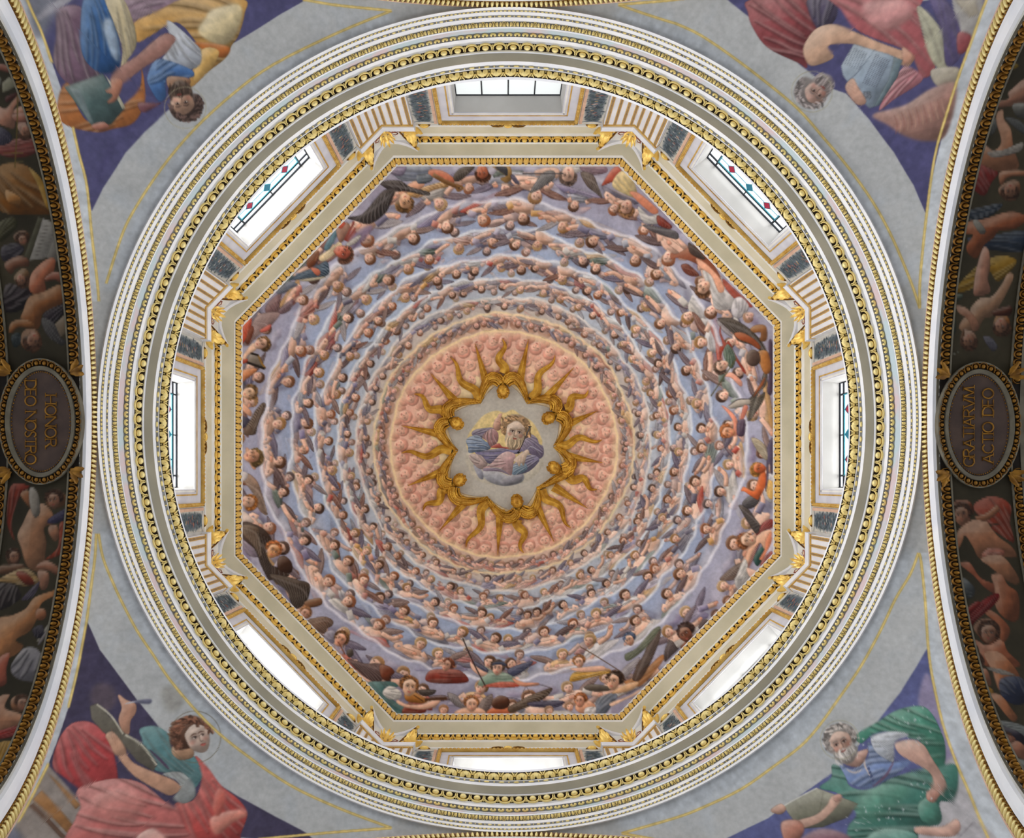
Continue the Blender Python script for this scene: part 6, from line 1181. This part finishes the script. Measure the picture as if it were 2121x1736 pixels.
# inscribed oval plaques
GLY = {'H': (.8, [[(0,0),(0,1)],[(.8,0),(.8,1)],[(0,.5),(.8,.5)]]), 'N': (.85, [[(0,0),(0,1)],[(0,1),(.85,0)],[(.85,0),(.85,1)]]), 'R': (.72, [[(0,0),(0,1)],[(0,1),(.45,1),(.62,.88),(.62,.66),(.45,.54),(0,.52)],[(.35,.52),(.74,0)]]),
 'D': (.8, [[(0,0),(0,1)],[(0,1),(.4,1),(.7,.82),(.8,.5),(.7,.18),(.4,0),(0,0)]]), 'E': (.55, [[(0,0),(0,1)],[(0,1),(.55,1)],[(0,.5),(.45,.5)],[(0,0),(.55,0)]]), 'S': (.55, [[(.52,.84),(.4,.98),(.18,.98),(.05,.84),(.1,.64),(.42,.42),(.52,.24),(.42,.04),(.18,.0),(.02,.14)]]),
 'T': (.75, [[(.37,0),(.37,1)],[(0,1),(.75,1)]]), 'G': (.85, [[(.8,.82),(.62,.97),(.35,.99),(.1,.8),(.02,.5),(.1,.2),(.35,.01),(.65,.03),(.82,.14),(.82,.42)],[(.62,.42),(.92,.42)]]), 'A': (.8, [[(0,0),(.4,1)],[(.4,1),(.8,0)],[(.16,.36),(.64,.36)]]),
 'I': (.1, [[(.05,0),(.05,1)]]), 'V': (.8, [[(0,1),(.4,0)],[(.4,0),(.8,1)]]), 'M': (1.0, [[(0,0),(.12,1)],[(.12,1),(.5,.05)],[(.5,.05),(.88,1)],[(.88,1),(1.0,0)]]), 'C': (.8, [[(.8,.84),(.6,.98),(.35,.99),(.1,.8),(.02,.5),(.1,.2),(.35,.01),(.6,.02),(.8,.16)]]),
 'O': (.9, [[(.45+.45*math.cos(a*PI/8), .5+.5*math.sin(a*PI/8)) for a in range(17)]])}
def inscribe(root, text, start, read, up_, length, h, z):
    tot = sum(GLY[c][0] if c != ' ' else .45 for c in text); gap = (length/h-tot)/max(len(text)-1, 1); x = 0.0; ux, uu = Vector(read), Vector(up_); dn = Vector((0,0,-1))
    for ch in text:
        if ch == ' ': x += .45+gap; continue
        w, st = GLY[ch]; mb = MB()
        for S in st:
            P = [Vector(start)+(ux*(x+a)+uu*b)*h+Vector((0,0,z)) for a, b in S]; thin = abs(S[0][1]-S[-1][1]) < .05 and len(S) == 2
            mb.tube(P, .011 if thin else .017, 5)
            if len(S) == 2 and not thin:                 # serifs
                for q in (P[0], P[1]): mb.tube([q-ux*.045, q+ux*.045], .009, 4)
        o = mb.build('letter', GOLD_DK, root); o.matrix_basis = Matrix.Translation(-root.location); x += w+gap
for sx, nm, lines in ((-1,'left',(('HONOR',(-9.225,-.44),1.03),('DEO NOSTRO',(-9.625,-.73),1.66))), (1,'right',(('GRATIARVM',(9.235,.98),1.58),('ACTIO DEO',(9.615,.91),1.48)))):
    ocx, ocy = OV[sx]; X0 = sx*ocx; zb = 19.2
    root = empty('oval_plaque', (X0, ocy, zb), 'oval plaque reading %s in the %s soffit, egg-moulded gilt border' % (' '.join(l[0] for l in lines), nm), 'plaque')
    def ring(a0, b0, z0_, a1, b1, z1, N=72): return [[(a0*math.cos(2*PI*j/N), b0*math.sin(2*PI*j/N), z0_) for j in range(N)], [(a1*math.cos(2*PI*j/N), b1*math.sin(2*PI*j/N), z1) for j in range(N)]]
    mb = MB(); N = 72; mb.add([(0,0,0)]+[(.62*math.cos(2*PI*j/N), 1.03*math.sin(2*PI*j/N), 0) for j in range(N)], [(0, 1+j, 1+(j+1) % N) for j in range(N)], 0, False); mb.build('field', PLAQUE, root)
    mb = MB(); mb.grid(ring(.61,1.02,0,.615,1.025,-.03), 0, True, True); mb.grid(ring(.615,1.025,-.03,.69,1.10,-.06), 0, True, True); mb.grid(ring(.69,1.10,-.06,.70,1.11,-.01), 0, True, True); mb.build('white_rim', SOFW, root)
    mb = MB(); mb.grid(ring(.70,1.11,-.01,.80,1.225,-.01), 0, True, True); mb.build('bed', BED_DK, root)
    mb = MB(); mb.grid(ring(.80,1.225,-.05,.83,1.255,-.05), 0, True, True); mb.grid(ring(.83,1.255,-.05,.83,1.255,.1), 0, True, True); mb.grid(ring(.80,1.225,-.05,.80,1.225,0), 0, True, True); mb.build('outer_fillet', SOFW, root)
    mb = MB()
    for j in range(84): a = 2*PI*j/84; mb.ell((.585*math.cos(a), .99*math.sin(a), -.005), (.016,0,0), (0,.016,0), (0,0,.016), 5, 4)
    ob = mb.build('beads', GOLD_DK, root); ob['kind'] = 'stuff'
    zz = 0; sg = ((.815,1.24,-.012), (.70,1.11,-.012)); n = 38; w = seg_width(sg); place_fr = ring_frames(sg, n, w, ring_len(sg)/n)
    for nm_, me_ in egg_parts(ring_len(sg)/n, w, GOLD_DK)[:2]:
        for M in place_fr: link(nm_, me_, root, M)
    for sa in (-1, 1):
        for sb_ in (-1, 1):
            lf = MB(); b0 = Vector((sa*.6, sb_*.98, -.03)); d = Vector((sa*.75, sb_*.35, 0)).normalized(); s_ = Vector((-d.y, d.x, 0))
            for q in (-.6, 0, .6):
                dd = (d*math.cos(q)+s_*math.sin(q)).normalized(); leaf_blade(lf, b0, dd, Vector((0,0,-1)), s_*math.cos(q)-d*math.sin(q), .34, .06, .25, n=6)
            lf.build('acanthus_leaf', GOLD_DK, root)
    rd, up_ = ((0,1,0), (1,0,0)) if sx < 0 else ((0,-1,0), (-1,0,0))
    for txt, (sx_, sy_), ln in lines: inscribe(root, txt, (sx_, sy_, 0), rd, up_, ln, .215, zb-.012)

# ---------------------------------------------------------------- the gilded sunburst round the crown
def D3(u, v, off=.1):
    X, Y = dome_at([(u, v)])[0]; return Vector((X, Y, float(dome_z(X, Y))-off))
sun = empty('gilded_sunburst', D3(1043, 921, 0)[:], 'gilded sunburst of rays and six winged cherub heads around the painted medallion', 'ornament', kind='thing'); TS = Matrix.Translation(-sun.location); UPZ = Vector((0,0,-1))
RAYS = [(1040,703,1041,775,1),(1095,703,1075,792,0),(1147,735,1098,826,1),(1188,762,1125,832,0),(1218,808,1168,846,1),(1238,851,1166,884,0),(1247,908,1153,920,1),(1248,959,1168,944,0),(1237,1013,1180,986,1),(1217,1053,1146,1008,0),(1185,1092,1122,1014,1),(1147,1122,1108,1042,0),(1085,1145,1074,1075,1),(1031,1150,1036,1055,0),(968,1135,1010,1040,1),(910,1100,966,1036,0),(877,1058,926,1014,1),(845,1006,924,974,0),(832,942,936,935,1),(832,882,922,902,0),(858,817,922,860,1),(892,774,948,838,0),(930,742,992,830,1),(984,712,1010,802,0)]
for i, (tu, tv, ru, rv, wavy) in enumerate(RAYS):
    mb = MB(); rows = []; n = 22 if wavy else 8; R_, T_ = np.array([ru, rv], float), np.array([tu, tv], float); d = (T_-R_)/np.linalg.norm(T_-R_); nr = np.array([-d[1], d[0]])
    for q in range(n+1):
        u = q/n; c = R_+(T_-R_)*u+(nr*math.sin(u*PI*2.7+(.4 if i % 4 else .9))*9.5*(1-.45*u)*min(1, .35+u*2) if wavy else 0)
        w = 9.6*(1-u)**(.7 if wavy else 1.0)*(1 if not wavy else 1.05)+.35
        dc = d
        if wavy:
            e_ = 1e-3; c2 = R_+(T_-R_)*(u+e_)+nr*math.sin((u+e_)*PI*2.7+(.4 if i % 4 else .9))*9.5*(1-.45*(u+e_))*min(1, .35+(u+e_)*2); dc = (c2-c)/np.linalg.norm(c2-c)
        nn = np.array([-dc[1], dc[0]]); off = .10
        rows.append([D3(*(c+nn*w), .02), D3(*(c+nn*w), off), D3(*(c+nn*w*.1), off+.10*(1-u*.6)), D3(*(c-nn*w*.1), off+.10*(1-u*.6)), D3(*(c-nn*w), off), D3(*(c-nn*w), .02)])
    mb.grid(rows, 0, False); mb.build('wavy_ray' if wavy else 'straight_ray', GOLD_SUN, sun, TS)
# the outer rim under the wings
CHER = [((1042,811),(1026,775),(1008,796),(994,834),(1060,775),(1075,800),(1092,833)), ((1137,866),(1166,836),(1128,836),(1093,834),(1172,850),(1166,886),(1150,923)), ((1148,970),(1192,976),(1174,952),(1149,926),(1188,988),(1148,1004),(1113,1012)), ((1071,1040),(1098,1074),(1106,1046),(1115,1013),(1052,1076),(1040,1048),(1008,1031)), ((951,996),(928,1030),(966,1034),(1008,1032),(915,1004),(928,972),(945,934)), ((945,877),(908,874),(930,906),(945,933),(928,846),(962,848),(995,833))]
cw = np.array([1043., 921.])
for h, a0, a1, a2, b0, b1, b2 in CHER:
    hp = D3(h[0], h[1], .2); ch = link('cherub', None, sun, TS @ Matrix.Translation(hp)); TC = (TS @ Matrix.Translation(hp)).inverted() @ TS
    inw = (D3(*cw, .2)-hp).normalized(); sd = inw.cross(UPZ).normalized(); dn = sd.cross(inw).normalized()
    if dn.z > 0: dn = -dn
    hb = MB()                                            # head: face looks down, crown towards the centre
    def hp_(x, y, z): return hp+sd*x+inw*y+dn*z
    hb.ell(hp_(0,0,.06), sd*.215, inw*.25, dn*.2, 14, 10)
    hb.ell(hp_(0,-.05,.25), sd*.035, inw*.05, dn*.05, 6, 5)
    for s in (-1, 1): hb.ell(hp_(s*.09,-.08,.18), sd*.07, inw*.065, dn*.06, 7, 5); hb.ell(hp_(s*.2,-.02,.08), sd*.035, inw*.05, dn*.04, 6, 4)
    hb.ell(hp_(0,-.16,.18), sd*.055, inw*.035, dn*.05, 6, 4); hb.ell(hp_(0,-.125,.225), sd*.05, inw*.014, dn*.02, 6, 4); hb.ell(hp_(0,.07,.17), sd*.14, inw*.05, dn*.06, 8, 5)
    hb.tube([hp_(0,-.18,.05), hp_(0,-.27,-.02)], [.1,.12], 8); hb.build('head', GOLD_SUN, ch, TC)
    ey = MB()
    for s in (-1, 1): ey.ell(hp_(s*.078,.005,.22), sd*.035, inw*.018, dn*.018, 6, 4)
    ey.build('eye', BED, ch, TC)
    hr = MB(); rq = random.Random(int(h[0]))
    for q in range(30):
        a = rq.uniform(-.15, PI+.15); e_ = rq.uniform(0, 1.2); rr_ = .2; hr.ell(hp_(math.cos(a)*rr_*math.cos(e_*.6), .03+math.sin(a)*.225*math.cos(e_*.55), .05+.16*math.sin(e_)), sd*rq.uniform(.035,.055), inw*rq.uniform(.035,.055), dn*.045, 6, 4)
    hr.build('curls', GOLD_SUN, ch, TC)
    for w0, w1, w2 in ((a0,a1,a2), (b0,b1,b2)):
        wb = MB(); out_ = (np.array(h, float)-cw)/np.linalg.norm(np.array(h, float)-cw); lat = np.array(w0, float)-h; lat = lat-out_*lat.dot(out_); lat = lat/np.linalg.norm(lat); P0 = np.array(h, float)+out_*15+lat*5; P1 = np.array(h, float)+out_*48+lat*30; P2 = np.array(w2, float); rows = []; n = 18
        def spine(u): return P0*(1-u)**2+2*P1*u*(1-u)+P2*u*u
        def wid(u): return 5.0+15.5*math.sin(PI*min(.12+.88*u, 1)**.62)**.8
        for q in range(n+1):
            u = q/n; c = spine(u); e_ = 1e-3; dd = spine(u+e_)-spine(u-e_); dd = dd/np.linalg.norm(dd); nn = np.array([-dd[1], dd[0]])
            if nn.dot(c-cw) < 0: nn = -nn
            w = wid(u); ht = .16+.12*(1-u)
            rows.append([D3(*(c+nn*w*.75), .02), D3(*(c+nn*w*.72), ht*.7), D3(*(c+nn*w*.1), ht+.05), D3(*(c-nn*w*.5), ht*.7), D3(*(c-nn*w*.55), .02)])
        wb.grid(rows, 0, True)
        for q in range(46):                              # feathers: small scales near the root, long quills to the tip
            u = (q+.5)/46; c = spine(u); dd = spine(u+.01)-spine(u-.01); dd = dd/np.linalg.norm(dd); nn = np.array([-dd[1], dd[0]])
            if nn.dot(c-cw) < 0: nn = -nn
            for lane in ((.58,.2,-.2,-.48) if u < .55 else (.45,.05,-.38)):
                cc = c+nn*wid(u)*(lane+rq.uniform(-.05,.05)); ln = (4.2 if u < .5 else 8.5)*rq.uniform(.85,1.15); fd = dd*(.9)+nn*(.55*lane*(1 if u < .5 else .4)); fd = fd/np.linalg.norm(fd)
                if (q+int(lane*10)) % (1 if u < .5 else 2): continue
                hh = .16+.12*(1-u); A_, B_ = D3(*(cc-fd*ln*.5), hh+.055-.12*abs(lane)), D3(*(cc+fd*ln*.5), hh+.02-.12*abs(lane)); ax = (B_-A_)/2; pr = ax.cross(UPZ).normalized()
                wb.ell((A_+B_)/2, ax*1.15, pr*(.042 if u < .5 else .032), UPZ*.05, 6, 4)
        wb.build('wing', GOLD_SUN, ch, TC)

# ---------------------------------------------------------------- iron rod hanging from the crown; the floor far below
rod = empty('hanging_rod', (.40, .22, 34.4), 'thin black iron rod hanging from the crown before the painted white-bearded man', 'rod')
mb = MB(); mb.tube([(0,0,.15),(0,0,-7),(-.01,0,-15.7)], [.013,.013,.015], 8); mb.build('shaft', IRON, rod)
mb = MB(); mb.ell((0,0,.02), (.045,0,0), (0,.045,0), (0,0,.05), 8, 6); mb.build('ceiling_boss', IRON, rod)
mb = MB(); mb.tube([(-.01+.03*math.cos(a), .0, -15.73+.03*math.sin(a)) for a in np.linspace(1.57, 6.2, 9)], .008, 6); mb.build('hook', IRON, rod)
mb = MB(); mb.add([(-30,-30,-1.6),(30,-30,-1.6),(30,30,-1.6),(-30,30,-1.6)], [(0,1,2,3)], 0, False); fl = mb.build('floor', FLOORM); tag(fl, 'stone church floor far below the dome', 'floor', kind='structure')

for name, o, t in ARCH[2:]:                                # the barrel vaults running on beyond the other two arches
    mb = MB(); ysv = [6.69*math.sin(-1.45+2.9*i/60) for i in range(61)]
    mb.grid([[o*x+t*y+Vector((0,0,float(arch_pt(1.0, y)))) for y in ysv] for x in (DA+.02, DA+7)], 0, True)
    ob = mb.build('trim_%d' % (9 if name == 'top' else 10), GREYP); tag(ob, 'plain grey barrel vault beyond the %s arch' % name, 'vault', kind='structure')

for sx, sy, nm in ((-1,-1,'upper_left'),(1,-1,'upper_right'),(-1,1,'lower_left'),(1,1,'lower_right')):   # piers carrying the arches, below the frame
    pl = [(8.6,6.7),(8.6,7.65),(7.65,8.6),(6.7,8.6),(6.7,11.5),(11.5,11.5),(11.5,6.7)]; n = len(pl); mb = MB()
    mb.add([(sx*x, sy*y, z) for z in (-1.6, 15.0) for x, y in pl], [(i, (i+1) % n, n+(i+1) % n, n+i) for i in range(n)]+[tuple(range(n, 2*n))], 0, False)
    tag(mb.build('wall_pier_'+nm, GREYP), 'plain grey pier under the %s pendentive' % nm.replace('_', ' '), 'pier', kind='structure')
